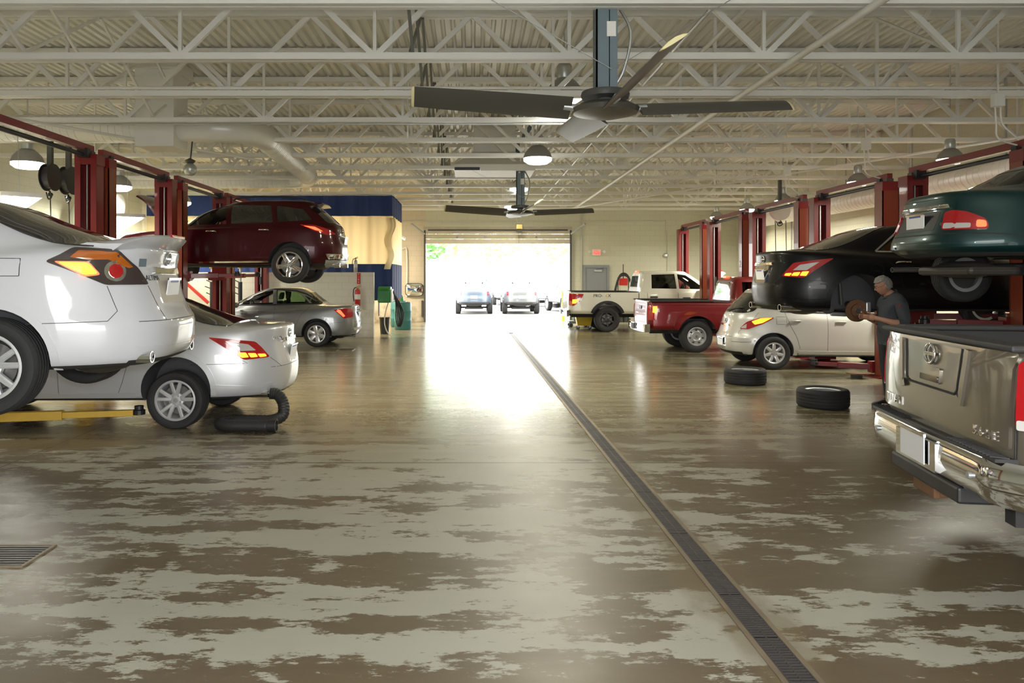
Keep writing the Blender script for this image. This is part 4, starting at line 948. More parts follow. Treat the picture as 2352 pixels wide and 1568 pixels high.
# ------------------------------------------------------------------ black sedan, raised, rear wheel off
def black_sedan():
    c = maxima('paint_black', (5.33, 11.33, 1.05), RIGHT, 'sedan', 'black sedan raised on a lift with its rear wheel taken off', [(2.775, .80), (2.775, -.80)], dz=-.09)
    g0 = [(.24, 1.05), (.62, 1.33), (.95, 1.375), (1.42, 1.35), (2.1, 1.01), (1.3, 1.03)]
    c.cavity(cabin_rows(c.rows, 9, .80))
    qw = [(.33, 1.075), (.66, 1.305), (.82, 1.34), (.78, 1.07)]; fw = [(.86, 1.07), (.88, 1.35), (1.28, 1.36), (1.26, 1.04)]; f2 = [(1.34, 1.04), (1.36, 1.355), (1.52, 1.32), (2.02, 1.03)]
    c.holes([qw, fw, f2])
    for q in (qw, fw, f2): c.pane('side_window', 'glass_green', 'side', q)
    for sd in (-1, 1): c.strip('window_moulding', 'chrome', c.frame('side', sd), [(.27, 1.06), (.62, 1.335), (.90, 1.385), (1.42, 1.375), (2.08, 1.02), (1.3, 1.035), (.8, 1.05), (.27, 1.06)], .022, 0, .004)
    c.seats([(1.45, .38, .5), (1.45, -.38, .5), (.75, .38, .36), (.75, -.38, .36)])
    # open wheel well: hub with rusty rotor, strut, caliper bracket
    h = thing('brake_hub', '', '') if False else None
    y = -.76; z = .24
    ro = MB().lathe([(.155, -.014), (.155, .012), (.095, .014), (.09, -.045), (.03, -.05), (.001, -.05)], (0, y, z), 'y', 36).build('brake_rotor', 'rust', c.root, smooth=40)
    MB().lathe([(.032, -.062), (.032, -.04)], (0, y, z), 'y', 18).build('hub_bore', 'dark_steel', ro)
    b = MB()
    for k in range(5): a = 2 * PI * k / 5 + .3; b.cyl((.057 * math.cos(a), y - .09, z + .057 * math.sin(a)), (.057 * math.cos(a), y - .04, z + .057 * math.sin(a)), .007, n=6)
    b.build('wheel_stud', 'galv', ro)
    MB().box(.12, .19, y - .03, y + .05, z - .02, z + .12).build('caliper_bracket', 'galv', c.root, bevel=.015)
    MB().cyl((-.14, y + .14, z + .08), (-.15, y + .2, z + .50), .022).build('shock_absorber', 'dark_steel', c.root, smooth=50)
    MB().tube([(-.05, y + .1, z + .03), (.2, y + .2, z + .1), (.35, y + .3, z + .05)], .02, 8).build('suspension_arm', 'under', c.root, smooth=50)
    MB().tube([(-.3, y + .12, z - .05), (-.1, y + .1, z - .06), (.0, y + .15, z - .02)], .03, 8).build('suspension_arm', 'galv', c.root, smooth=50)
    b = MB(); b.ball((-.34, y + .12, z + .02), (.09, .06, .07), 7); b.build('splash_guard', 'liner', c.root, smooth=50)
black_sedan()

# ------------------------------------------------------------------ dark red crossover, raised
def crossover_rows(xr=-.98, xf=3.78, w=.945, zb=.33):
    return [(zb + .03, zb, xr + .28, xf - .35, w - .16, 4), (zb, zb - .02, xr + .18, xf - .2, w - .10, 4), (zb + .06, zb + .04, xr + .06, xf - .08, w - .03, 4), (.55, .5, xr, xf, w - .004, 4), (.72, .62, xr - .005, xf - .01, w, 4),
            (.90, .76, xr + .04, xf - .04, w - .004, 4), (1.06, .90, xr + .065, xf - .14, w - .02, 4), (1.14, .99, xr + .085, xf - .34, w - .045, 3.8), (1.20, 1.04, xr + .13, 2.58, w - .085, 3.4, 3), (1.42, 1.38, xr + .36, 2.02, w - .17, 3.2, 3), (1.58, 1.56, xr + .55, 1.56, w - .27, 3.2, 3),
            (1.645, 1.64, xr + .58, 1.30, w - .33, 3, 3), (1.675, 1.675, xr + .68, 1.02, w - .45, 3, 3), (1.69, 1.69, xr + .95, .7, w - .7, 2.5), (1.695, 1.695, xr + 1.1, .5, .02, 2)]
def dark_red_car():
    rows = crossover_rows()
    c = Car('crossover', 'dark red crossover car raised high on a lift with its hood open', 'car', rows, 'paint_maroon', (-3.84, 16.93, 1.67), LEFT, .33)
    c.root.scale = (1.04, 1.04, 1.04)
    Z = .36; c.arches(2.825, .42, Z + .02, .945)
    c.cavity(cabin_rows(rows, 8, .92))
    fw = [(1.30, 1.16), (1.34, 1.545), (1.50, 1.53), (1.85, 1.38), (2.25, 1.13)]; rw = [(.35, 1.19), (.42, 1.55), (1.22, 1.56), (1.20, 1.16)]; qw = [(-.42, 1.25), (-.22, 1.47), (.30, 1.54), (.26, 1.20)]
    c.holes([fw])
    c.pane('side_window', 'glass_plain', 'side', fw)
    for q in (rw, qw):
        for sd in (-1, 1): c.patch('side_window', 'dark_glass', c.frame('side', sd), q, round_=.03, off=0)
    c.patch('rear_window', 'dark_glass', c.frame('rear', 1), [(-.58, 1.20), (.58, 1.20), (.52, 1.56), (-.52, 1.56)], round_=.06, off=0)
    c.patch('windshield', 'glass_plain', c.frame('top', 1), [(1.58, -.5), (1.58, .5), (2.45, .68), (2.45, -.68)], round_=.05)
    for sd in (-1, 1):
        fr = c.frame('corner', sd, 42, (-.94, .84)); f2 = c.frame('side', sd)
        L = c.patch('tail_lamp', 'lens_red', fr, [(.50, 1.145), (.25, 1.135), (.0, 1.06), (-.18, .965), (.06, .94), (.28, 1.02)], off=.002, th=.012, round_=.03)
        c.patch('glare_reflector', 'glow_red', fr, [(.44, 1.12), (.26, 1.10), (.12, 1.01), (.26, 1.035)], off=.013, th=.004, round_=.015, parent=L)
        c.strip('door_seam', 'seam', f2, [(.34, 1.1), (.46, .8), (.62, .48)], .0042); c.strip('door_seam', 'seam', f2, [(1.25, 1.1), (1.24, .46)], .0042)
        c.strip('sill_moulding', 'chrome', f2, [(.42, .40), (2.3, .38)], .03, 0, .014); c.strip('sill_cladding', 'black_plastic', f2, [(.38, .345), (2.36, .325)], .07, 0, .01)
        c.strip('wheel_arch_lip', 'paint_maroon', f2, [(.45 * math.cos(a), Z + .02 + .45 * math.sin(a)) for a in [R(-4 + 188 * i / 24) for i in range(25)]], .05, .0, .008)
        MB().tube(catmull([(-.3, sd * .52, 1.66), (-.1, sd * .54, 1.72), (.6, sd * .55, 1.745), (1.1, sd * .53, 1.72), (1.25, sd * .5, 1.67)], 6), .014, 8).build('roof_rail', 'black_plastic', c.root, smooth=60)
    sp = MB(); sp.loft([[(-.42, y, 1.63), (-.62 + .1 * abs(y), y, 1.625), (-.64 + .1 * abs(y), y, 1.60), (-.42, y, 1.585)] for y in [(-.5 + i / 12) for i in range(13)]]); sp.build('rear_spoiler', 'paint_maroon', c.root, smooth=40)
    fr = c.frame('rear', 1)
    c.patch('bumper_cover', 'chrome', fr, [(-.70, .46), (.70, .46), (.74, .56), (-.74, .56)], off=0, th=.03, round_=.02)
    c.patch('lower_bumper', 'galv', fr, [(-.66, .345), (.66, .345), (.72, .44), (-.72, .44)], off=.012, th=.015, round_=.02)
    h, n = c.hit(fr, 0, .83); c.plate(h.x - .025, 0, .85); c.patch('plate_garnish', 'chrome', fr, [(-.36, .945), (.36, .945), (.36, .99), (-.36, .99)], off=.003, th=.015, round_=.01)
    emblem(c, fr, (0, 1.06), .055); c.exhaust(-.95, (-.5, .5), .33, .04); c.under(.33, 2.825)
    for x in (0, 2.825):
        for y in (-.81, .81): c.wheel(x, y, Z - .03, .375, .262, .245, 'five', 'chrome')
    c.handles([(.52, 1.03), (1.58, 1.0)], 'chrome'); c.mirrors(2.1, 1.2, .92, 'paint_maroon')
    c.seats([(1.45, .4, .72), (1.45, -.4, .72), (.5, .4, .72), (.5, -.4, .72)]); c.steering(1.95, .4, 1.16)
    # raised hood
    m = MB(); n = 10; top, bot = [], []
    for i in range(n + 1):
        t = i / n; x = 2.62 + .55 * t - .05 * math.sin(t * PI); z = 1.08 + .68 * t + .10 * math.sin(t * PI)
        top.append([(x, y * (.80 - .12 * t * t), z + .04 * (1 - y * y)) for y in [-1 + j / 6 for j in range(13)]])
        bot.append([(x + .03, y * (.80 - .12 * t * t), z + .04 * (1 - y * y) - .025) for y in [-1 + j / 6 for j in range(13)]])
    m.loft([a + b[::-1] for a, b in zip(top, bot)]); m.build('open_hood', 'paint_maroon', c.root, smooth=50)
    MB().cyl((3.0, -.6, 1.02), (3.12, -.58, 1.62), .008, n=6).build('hood_prop', 'galv', c.root)
dark_red_car()

# ------------------------------------------------------------------ grey sedan on the floor
def grey_sedan():
    rows = sedan_rows(-.98, 3.6, .895, .25, 1.04, .78, 1.02, -.22, 2.38, .45, 1.30, 1.51, .60, .76, nr=3.8, lip=.01)
    c = Car('sedan', 'grey sedan parked on the floor beside the low white block wall', 'car', rows, 'paint_grey', (-3.92, 20.0, 0), LEFT, .26)
    Z = .325; c.arches(2.685, .375, Z + .02, .895)
    c.cavity(cabin_rows(rows, 9, .78))
    rw = [(.22, 1.10), (.44, 1.34), (.55, 1.385), (1.05, 1.43), (1.02, 1.085)]; qw = [(-.02, 1.10), (.34, 1.33), (.17, 1.10)]; fw = [(1.12, 1.08), (1.14, 1.425), (1.35, 1.40), (1.75, 1.25), (2.15, 1.05)]
    qw = [(.0, 1.105), (.30, 1.27), (.36, 1.30), (.16, 1.10)]
    c.holes([rw, fw, qw], rear=([(-.50, 1.12), (.50, 1.12), (.42, 1.36), (-.42, 1.36)], -.6, .55), front=([(-.55, 1.10), (.55, 1.10), (.45, 1.38), (-.45, 1.38)], 1.6, 3.0))
    c.pane('side_window', 'glass_green', 'side', rw); c.pane('side_window', 'glass_green', 'side', qw); c.pane('side_window', 'glass_plain', 'side', fw)
    c.patch('rear_window', 'glass_clear', c.frame('rear', 1), [(-.54, 1.09), (.54, 1.09), (.46, 1.40), (-.46, 1.40)], off=-.008, th=.004, round_=.05)
    c.patch('windshield', 'glass_plain', c.frame('front', 1), [(-.6, 1.08), (.6, 1.08), (.48, 1.40), (-.48, 1.40)], off=-.008, th=.004, round_=.05)
    for sd in (-1, 1):
        fr = c.frame('corner', sd, 42, (-.95, .80)); f2 = c.frame('side', sd)
        L = c.patch('tail_lamp', 'lens_red', fr, [(.34, .93), (.06, .965), (-.17, .93), (-.14, .74), (.12, .71)], off=.002, th=.012, round_=.03)
        c.patch('glare_reflector', 'glow_red', fr, [(.28, .905), (.19, .93), (.08, .77), (.13, .745)], off=.013, th=.004, round_=.012, parent=L)
        c.strip('window_frame', 'seam', f2, [(-.06, 1.09), (.32, 1.33), (.56, 1.41), (1.1, 1.452), (1.4, 1.42), (1.8, 1.27), (2.22, 1.04), (1.1, 1.062), (-.06, 1.09)], .03, 0, .003)
        c.strip('door_seam', 'seam', f2, [(.12, 1.06), (.40, .8), (.56, .45), (.6, .32)], .0042); c.strip('door_seam', 'seam', f2, [(1.07, 1.05), (1.06, .32)], .0042)
        c.strip('wheel_arch_lip', 'paint_grey', f2, [(.42 * math.cos(a), Z + .02 + .42 * math.sin(a)) for a in [R(-8 + 196 * i / 24) for i in range(25)]], .07, .0, .012)
        c.strip('bumper_seam', 'seam', fr, [(.1, .70), (.12, .62), (.5, .60)], .0042)
    fr = c.frame('rear', 1); h, n = c.hit(fr, 0, .80); c.plate(h.x - .02, 0, .80); c.patch('plate_garnish', 'chrome', fr, [(-.3, .885), (.3, .885), (.3, .93), (-.3, .93)], off=.003, th=.012, round_=.01); emblem(c, fr, (0, .97), .045)
    c.strip('trunk_seam', 'seam', fr, [(-.55, .62), (.55, .62)], .0042)
    c.patch('bumper_moulding', 'panel_white', fr, [(-.5, .40), (.5, .40), (.54, .47), (-.54, .47)], off=0, th=.006, round_=.02)
    c.exhaust(-.93, (.45,), .25, .03); c.under(.25, 2.685)
    for x in (0, 2.685):
        for y in (-.775, .775): c.wheel(x, y, Z, .325, .222, .205, 'six')
    c.handles([(.42, .93), (1.40, .90)], 'paint_grey'); c.mirrors(2.0, 1.06, .87, 'paint_grey')
    c.seats([(1.25, .37, .53), (1.25, -.37, .53), (.58, .37, .42), (.58, -.37, .42)]); c.steering(1.72, .37, 1.0)
grey_sedan()

# ------------------------------------------------------------------ dark green sedan, raised, near right
def green_sedan():
    rows = recess(sedan_rows(-1.0, 3.42, .855, .42, 1.05, .76, .98, -.48, 2.28, .36, 1.30, 1.41, .55, .70, nr=3.6, lip=.0), .07)
    c = Car('sedan', 'dark green sedan raised on a lift at the right edge', 'car', rows, 'paint_green', (5.40, 7.68, 1.53), RIGHT, .33)
    Z = .30; c.arches(2.535, .345, Z + .03, .855)
    c.cavity(cabin_rows(rows, 9, .74))
    rw = [(.30, 1.07), (.62, 1.30), (1.05, 1.335), (1.03, 1.06)]; fw = [(1.12, 1.055), (1.14, 1.335), (1.32, 1.31), (2.05, 1.02)]
    bw = [(-.50, 1.10), (.50, 1.10), (.40, 1.30), (-.40, 1.30)]
    c.holes([rw, fw], rear=(bw, -.8, .6), front=([(-.5, 1.08), (.5, 1.08), (.4, 1.28), (-.4, 1.28)], 1.6, 2.9))
    c.pane('side_window', 'glass_clear', 'side', rw); c.pane('side_window', 'glass_clear', 'side', fw)
    c.patch('rear_window', 'glass_green', c.frame('rear', 1), [(-.54, 1.075), (.54, 1.075), (.44, 1.325), (-.44, 1.325)], off=-.006, th=.004, round_=.05)
    c.patch('windshield', 'glass_clear', c.frame('front', 1), [(-.54, 1.06), (.54, 1.06), (.44, 1.31), (-.44, 1.31)], off=-.006, th=.004, round_=.05)
    for sd in (-1, 1):
        fr = c.frame('corner', sd, 40, (-.96, .76)); f2 = c.frame('side', sd)
        L = c.patch('tail_lamp', 'lens_red', fr, [(.13, .70), (.10, .765), (-.04, .835), (-.16, .86), (-.235, .845), (-.25, .67), (.12, .665)], off=.002, th=.014, round_=.03)
        c.patch('reverse_lens', 'lens_clear', fr, [(.0, .725), (-.23, .735), (-.235, .68), (.0, .68)], off=.013, th=.004, round_=.015, parent=L)
        c.patch('glare_reflector', 'glow_red', fr, [(.105, .745), (.035, .755), (.035, .685), (.115, .685)], off=.014, th=.004, round_=.02, parent=L)
        c.strip('bumper_seam', 'seam', fr, [(-.28, .635), (.14, .63), (.45, .60)], .010)
        c.strip('door_seam', 'seam', f2, [(.28, 1.05), (.42, .75), (.55, .42)], .0042)
        c.strip('bumper_crease', 'paint_green', fr, [(.5, .53), (.1, .52), (-.4, .52)], .02, 0, .008)
    fr = c.frame('rear', 1)
    c.strip('bumper_seam', 'seam', fr, [(-.6, .635), (.6, .635)], .012); c.strip('trunk_seam', 'seam', fr, [(-.58, .985), (.58, .985)], .0042)
    c.patch('plate_recess', 'grille', fr, [(-.30, .675), (.30, .675), (.30, .865), (-.30, .865)], off=-.003, th=.005, round_=.02)
    h, n = c.hit(fr, 0, .77); c.plate(h.x - .02, 0, .77, 0)
    c.patch('trunk_garnish', 'chrome', fr, [(-.40, .88), (.40, .88), (.38, .92), (-.38, .92)], off=.002, th=.015, round_=.01)
    c.words('badge', 'GXE', .05, 'chrome', c.frame('rear', -1), (.40, .735), off=.003)
    c.exhaust(-.95, (.4,), .30, .025, m='exhaust'); c.under(.30, 2.535)
    MB().box(-.72, -.2, -.5, .35, .24, .33).build('spare_wheel_well', 'exhaust', c.root, bevel=.04)
    for x in (0, 2.535):
        for y in (-.735, .735): c.wheel(x, y, Z - .05, .30, .195, .185, 'six', 'dull_alloy')
    c.handles([(.46, .92), (1.35, .90)], 'paint_green'); c.seats([(1.2, .36, .45), (1.2, -.36, .45), (.75, .36, .33), (.75, -.36, .33)])
green_sedan()

# ------------------------------------------------------------------ silver hatchback on the floor
def hatchback():
    w = .85
    rows = [(.28, .25, -.50, 3.2, w - .16, 4), (.25, .24, -.58, 3.3, w - .09, 4), (.32, .30, -.69, 3.42, w - .02, 4), (.46, .46, -.74, 3.46, w, 4), (.58, .56, -.74, 3.46, w, 4), (.66, .64, -.70, 3.44, w, 3.8), (.82, .76, -.655, 3.34, w - .006, 3.6), (.96, .86, -.62, 3.16, w - .02, 3.5), (1.04, .95, -.585, 2.9, w - .05, 3.4),
            (1.10, 1.06, -.54, 2.45, w - .085, 3.3, 3), (1.28, 1.28, -.37, 2.02, w - .14, 3.2, 3), (1.43, 1.43, -.22, 1.62, w - .21, 3.2, 3), (1.50, 1.50, -.17, 1.38, w - .27, 3, 3), (1.53, 1.53, -.05, 1.12, w - .4, 3, 3), (1.545, 1.545, .2, .85, w - .65, 2.5), (1.548, 1.548, .35, .7, .02, 2)]
    c = Car('hatchback', 'silver hatchback parked on the floor in front of the raised black sedan', 'car', rows, 'paint_champagne', (5.72, 15.25, 0), RIGHT, .26)
    Z = .315; c.arches(2.60, .365, Z + .02, w)
    c.cavity(cabin_rows(rows, 9, .78))
    rw = [(.20, 1.12), (.30, 1.42), (.98, 1.445), (.96, 1.09)]; fw = [(1.06, 1.085), (1.08, 1.445), (1.40, 1.42), (2.2, 1.08)]; qw = [(-.30, 1.17), (-.10, 1.40), (.22, 1.42), (.12, 1.13)]
    c.holes([rw, fw])
    c.pane('side_window', 'glass_clear', 'side', rw); c.pane('side_window', 'glass_clear', 'side', fw)
    for sd in (-1, 1):
        f2 = c.frame('side', sd); fr = c.frame('corner', sd, 42, (-.66, .76))
        c.patch('quarter_window', 'dark_glass', f2, qw, round_=.02, off=0)
        L = c.patch('tail_lamp', 'lens_red', fr, [(.46, .985), (.24, .975), (.03, .90), (-.10, .76), (.06, .755), (.28, .85)], off=.002, th=.012, round_=.03)
        c.patch('glare_lens', 'glow_amber', fr, [(.43, .978), (.26, .97), (.11, .905), (.17, .845), (.29, .88)], off=.013, th=.004, round_=.015, parent=L)
        c.patch('reverse_lens', 'lens_clear', fr, [(.03, .86), (-.05, .80), (-.075, .77), (.03, .77)], off=.013, th=.004, round_=.01, parent=L)
        c.strip('door_seam', 'seam', f2, [(.22, 1.1), (.30, .85), (.42, .62), (.48, .40)], .0042); c.strip('door_seam', 'seam', f2, [(1.01, 1.08), (1.0, .32)], .0042); c.strip('door_seam', 'seam', f2, [(2.1, 1.03), (2.08, .34)], .0042)
        c.strip('hatch_seam', 'seam', fr, [(.20, 1.08), (.12, .92), (-.10, .72), (-.14, .60)], .0042)
        c.strip('bumper_moulding', 'paint_champagne', fr, [(.22, .55), (.0, .535), (-.25, .535)], .04, 0, .010); c.strip('moulding_edge', 'seam', fr, [(.22, .528), (.0, .512), (-.25, .512)], .008, off=.003)
        c.strip('sill_moulding', 'paint_champagne', f2, [(.45, .335), (2.15, .32)], .05, 0, .014); c.strip('sill_shadow', 'black_plastic', f2, [(.42, .29), (2.2, .28)], .05, 0, .004)
        c.strip('wheel_arch_lip', 'paint_champagne', f2, [(.405 * math.cos(a), Z + .02 + .405 * math.sin(a)) for a in [R(-8 + 196 * i / 24) for i in range(25)]], .06, .0, .010)
        c.strip('window_frame', 'seam', f2, [(.15, 1.10), (.26, 1.45), (1.0, 1.475), (1.42, 1.45), (2.28, 1.06), (1.0, 1.07), (.15, 1.10)], .026, 0, .003)
    c.strip('fuel_door_seam', 'seam', c.frame('side', -1), [(.06, .86), (.24, .86), (.24, 1.0), (.06, 1.0), (.06, .86)], .0042)
    fr = c.frame('rear', 1)
    c.patch('rear_window', 'dark_glass', fr, [(-.60, 1.10), (-.50, 1.06), (.50, 1.06), (.60, 1.10), (.50, 1.44), (-.50, 1.44)], round_=.06, off=0, rings=6)
    MB().bar((-.575, .1, 1.10), (-.46, -.42, 1.18), .02, .02).build('wiper', 'black_plastic', c.root)
    c.strip('hatch_seam', 'seam', fr, [(-.55, .605), (.55, .605)], .0042)
    c.patch('lower_bumper', 'black_plastic', fr, [(-.55, .255), (.55, .255), (.60, .32), (-.60, .32)], off=0, th=.008, round_=.02)
    h, n = c.hit(fr, 0, .48); c.patch('plate_recess', 'chrome', fr, [(-.24, .40), (.24, .40), (.24, .57), (-.24, .57)], off=-.003, th=.004, round_=.02); c.plate(h.x - .015, 0, .485, 0)
    emblem(c, fr, (0, .90), .05); c.patch('hatch_garnish', 'chrome', fr, [(-.3, .80), (.3, .80), (.3, .835), (-.3, .835)], off=.002, th=.015, round_=.01)
    c.under(.25, 2.6, False)
    for x in (0, 2.6):
        for y in (-.74, .74): c.wheel(x, y, Z, .315, .20, .19, 'seven')
    c.handles([(.40, .92), (1.25, .90)], 'paint_champagne'); c.mirrors(2.0, 1.12, .83, 'paint_champagne')
    c.seats([(1.2, .36, .6), (1.2, -.36, .6), (.3, .36, .62), (.3, -.36, .62)])
hatchback()

# ------------------------------------------------------------------ pickups
def truck(name, label, paint_, loc, rz, D, nr=16):
    """D: dims dict; body with open bed and hood, separate cab"""
    w, xr, xf, zb, zt, zh, xc0, xc1, zr = D['w'], D['xr'], D['xf'], D['zb'], D['zt'], D['zh'], D['xc0'], D['xc1'], D['zr']
    rows = [(zb + .02, zb, xr + .10, xf - .2, w - .12, nr, 5), (zb, zb, xr + .05, xf - .1, w - .07, nr, 5), (zb + .06, zb + .06, xr + .01, xf - .02, w - .015, nr, 5), (zb + .12, zb + .12, xr, xf, w, nr, 5), (zb * .45 + zt * .55, zb * .45 + zh * .55, xr, xf - .03, w - .002, nr, 5), (zt - .12, zh - .16, xr + .01, xf - .08, w - .012, nr, 5), (zt - .03, zh - .03, xr + .015, xf - .16, w - .03, nr, 5), (zt, zh, xr + .03, xf - .24, w - .05, nr, 5)]
    c = Car(name, label, 'pickup truck', rows, paint_, loc, rz, zb)
    c.D = D
    if D.get('arch'): c.arches(D['wb'], D['arch'], D['tr'] + .03, w)
    # open bed
    c.cut(MB().box(xr + .09, xc0 - .03, -w + .13, w - .13, zb + .25, zt + .5), 'tailgate_black')
    # cab glasshouse
    q = D.get('rake', .5)
    cr = [(zt - .06, zh - .10, xc0, xc1 + .55, w - .03, 12, 4), (zt + .02, zt + .0, xc0 + .005, xc1 + .35, w - .05, 12, 3.5), (zt + (zr - zt) * .5, zt + (zr - zt) * .5, xc0 + .05, xc1 - .02, w - .13, 10, 3.2), (zr - .08, zr - .08, xc0 + .10, xc1 - q * .8, w - .22, 8, 3), (zr - .02, zr - .02, xc0 + .15, xc1 - q, w - .30, 6, 3), (zr, zr, xc0 + .3, xc1 - q - .2, w - .45, 4), (zr + .003, zr + .003, xc0 + .5, xc1 - q - .5, .03, 2)]
    cb = body_mb(cr).build('cab', [paint_], c.root, smooth=40); c.cabv = c.extra_bvh(cb); c.cab = cb; c.cr = cr
    return c
def white_pickup():
    D = dict(w=1.01, xr=-1.22, xf=4.6, zb=.58, zt=1.30, zh=1.30, xc0=1.02, xc1=3.15, zr=1.96, wb=3.55, arch=.49, tr=.405)
    c = truck('pickup_truck', 'white crew cab pickup parked beyond the red pickup near the far door', 'paint_cream', (4.31, 25.3, 0), RIGHT, D)
    cv = c.cabv
    c.cut(body_mb(inset(c.cr, .05, .06), 2), 'cabin', c.cab)
    rw = [(1.42, 1.40), (1.44, 1.84), (2.18, 1.86), (2.22, 1.39)]; fw = [(2.30, 1.39), (2.27, 1.86), (2.55, 1.83), (3.12, 1.42), (3.14, 1.37)]
    c.holes([rw, fw], y=.5, rear=([(-.55, 1.44), (.55, 1.44), (.50, 1.80), (-.50, 1.80)], .9, 1.35), obj=c.cab)
    for sd in (-1, 1):
        f2 = c.frame('side', sd); fr = c.frame('corner', sd, 42, (-1.2, .99))
        c.patch('side_window', 'glass_smoke', f2, rw, -.012, .004, 4, round_=.04, bvh=cv); c.patch('side_window', 'glass_clear', f2, fw, -.012, .004, 4, round_=.04, bvh=cv)
        L = c.patch('tail_lamp', 'lens_red', fr, [(.30, 1.22), (-.12, 1.235), (-.12, .86), (.06, .84), (.20, .95)], off=.002, th=.012, round_=.03)
        c.patch('glare_lens', 'glow_amber', fr, [(.19, 1.06), (.04, 1.05), (.03, .91), (.13, .92)], off=.013, th=.004, round_=.02, parent=L)
        c.strip('cab_seam', 'seam', f2, [(1.0, 1.28), (1.0, .62)], .022); c.strip('door_seam', 'seam', f2, [(1.28, 1.28), (1.30, .62)], .01); c.strip('door_seam', 'seam', f2, [(2.26, 1.28), (2.26, .62)], .01)
        c.strip('bed_rail_cap', 'black_plastic', f2, [(-1.15, 1.285), (1.0, 1.285)], .025, 0, .008)
        c.strip('fender_flare', 'black_plastic', f2, [(.53 * math.cos(a), .435 + .53 * math.sin(a)) for a in [R(-2 + 184 * i / 24) for i in range(25)]], .085, .0, .025)
        c.patch('door_handle', 'black_plastic', f2, [(1.36, 1.10), (1.60, 1.10), (1.60, 1.145), (1.36, 1.145)], off=.0, th=.03, round_=.01); c.patch('door_handle', 'black_plastic', f2, [(2.40, 1.07), (2.64, 1.07), (2.64, 1.115), (2.40, 1.115)], off=.0, th=.03, round_=.01)
    f2 = c.frame('side', -1)
    c.words('badge', 'PRO-', .135, 'seam', f2, (-.30, 1.165), sx=1.0, off=.003); c.words('badge', '4', .14, 'yellow_paint', f2, (-.045, 1.165), off=.003); c.words('badge', 'X', .14, 'seam', f2, (.06, 1.165), off=.003)
    c.patch('rear_window', 'glass_plain', c.frame('rear', 1), [(-.60, 1.40), (.60, 1.40), (.54, 1.84), (-.54, 1.84)], off=-.004, th=.004, round_=.05, bvh=cv)
    MB().box(1.12, 1.2, -.15, .15, 1.925, 1.965).build('third_brake_lamp', 'glow_red', c.root, bevel=.008)
    fr = c.frame('rear', 1)
    c.strip('tailgate_seam', 'seam', fr, [(-.80, 1.29), (-.80, .72), (.80, .72), (.80, 1.29)], .012)
    c.patch('tailgate_handle', 'chrome', fr, [(-.14, 1.08), (.14, 1.08), (.14, 1.17), (-.14, 1.17)], off=0, th=.02, round_=.01)
    bm = MB(); bm.loft([[(-1.22, y * .98, .50), (-1.36 + .06 * y * y, y, .50), (-1.38 + .08 * y * y, y, .60), (-1.36 + .06 * y * y, y, .70), (-1.2, y, .72)] for y in [-1.0 + i / 8 for i in range(17)]])
    bp = bm.build('bumper', 'chrome', c.root, smooth=35); MB().box(-1.375, -1.33, -.28, .28, .56, .70).build('step_pad', 'black_plastic', bp); c.plate(-1.385, 0, .62, 0)
    for x in (0, 3.55):
        for y in (-.84, .84): c.wheel(x, y, .405, .405, .235, .28, 'truck6', 'dark_alloy')
    b = MB()
    for k in (-1, 1): b.box(-1.1, 4.3, k * .5 - .05, k * .5 + .05, .46, .62)
    b.cyl((0, -.75, .405), (0, .75, .405), .07); b.build('chassis', 'under', c.root)
    c.mirrors(2.98, 1.42, 1.0, 'black_plastic', (.07, .13, .12)); c.seats([(2.2, .42, .95), (2.2, -.42, .95), (1.5, .42, .95), (1.5, -.42, .95)]); c.steering(2.75, .42, 1.35)
    m = MB(); ring_ = []
    for i in range(9):
        t = i / 8; x = 3.45 + .42 * t; z = 1.36 + .55 * t + .14 * math.sin(t * PI); ring_.append([(x, y * (.88 - .25 * t ** 3), z + .05 * (1 - y * y)) for y in [-1 + j / 6 for j in range(13)]] + [(x + .03, y * (.88 - .25 * t ** 3), z - .03 + .05 * (1 - y * y)) for y in [1 - j / 6 for j in range(13)]])
    m.loft(ring_).build('open_hood', 'paint_cream', c.root, smooth=50)
white_pickup()
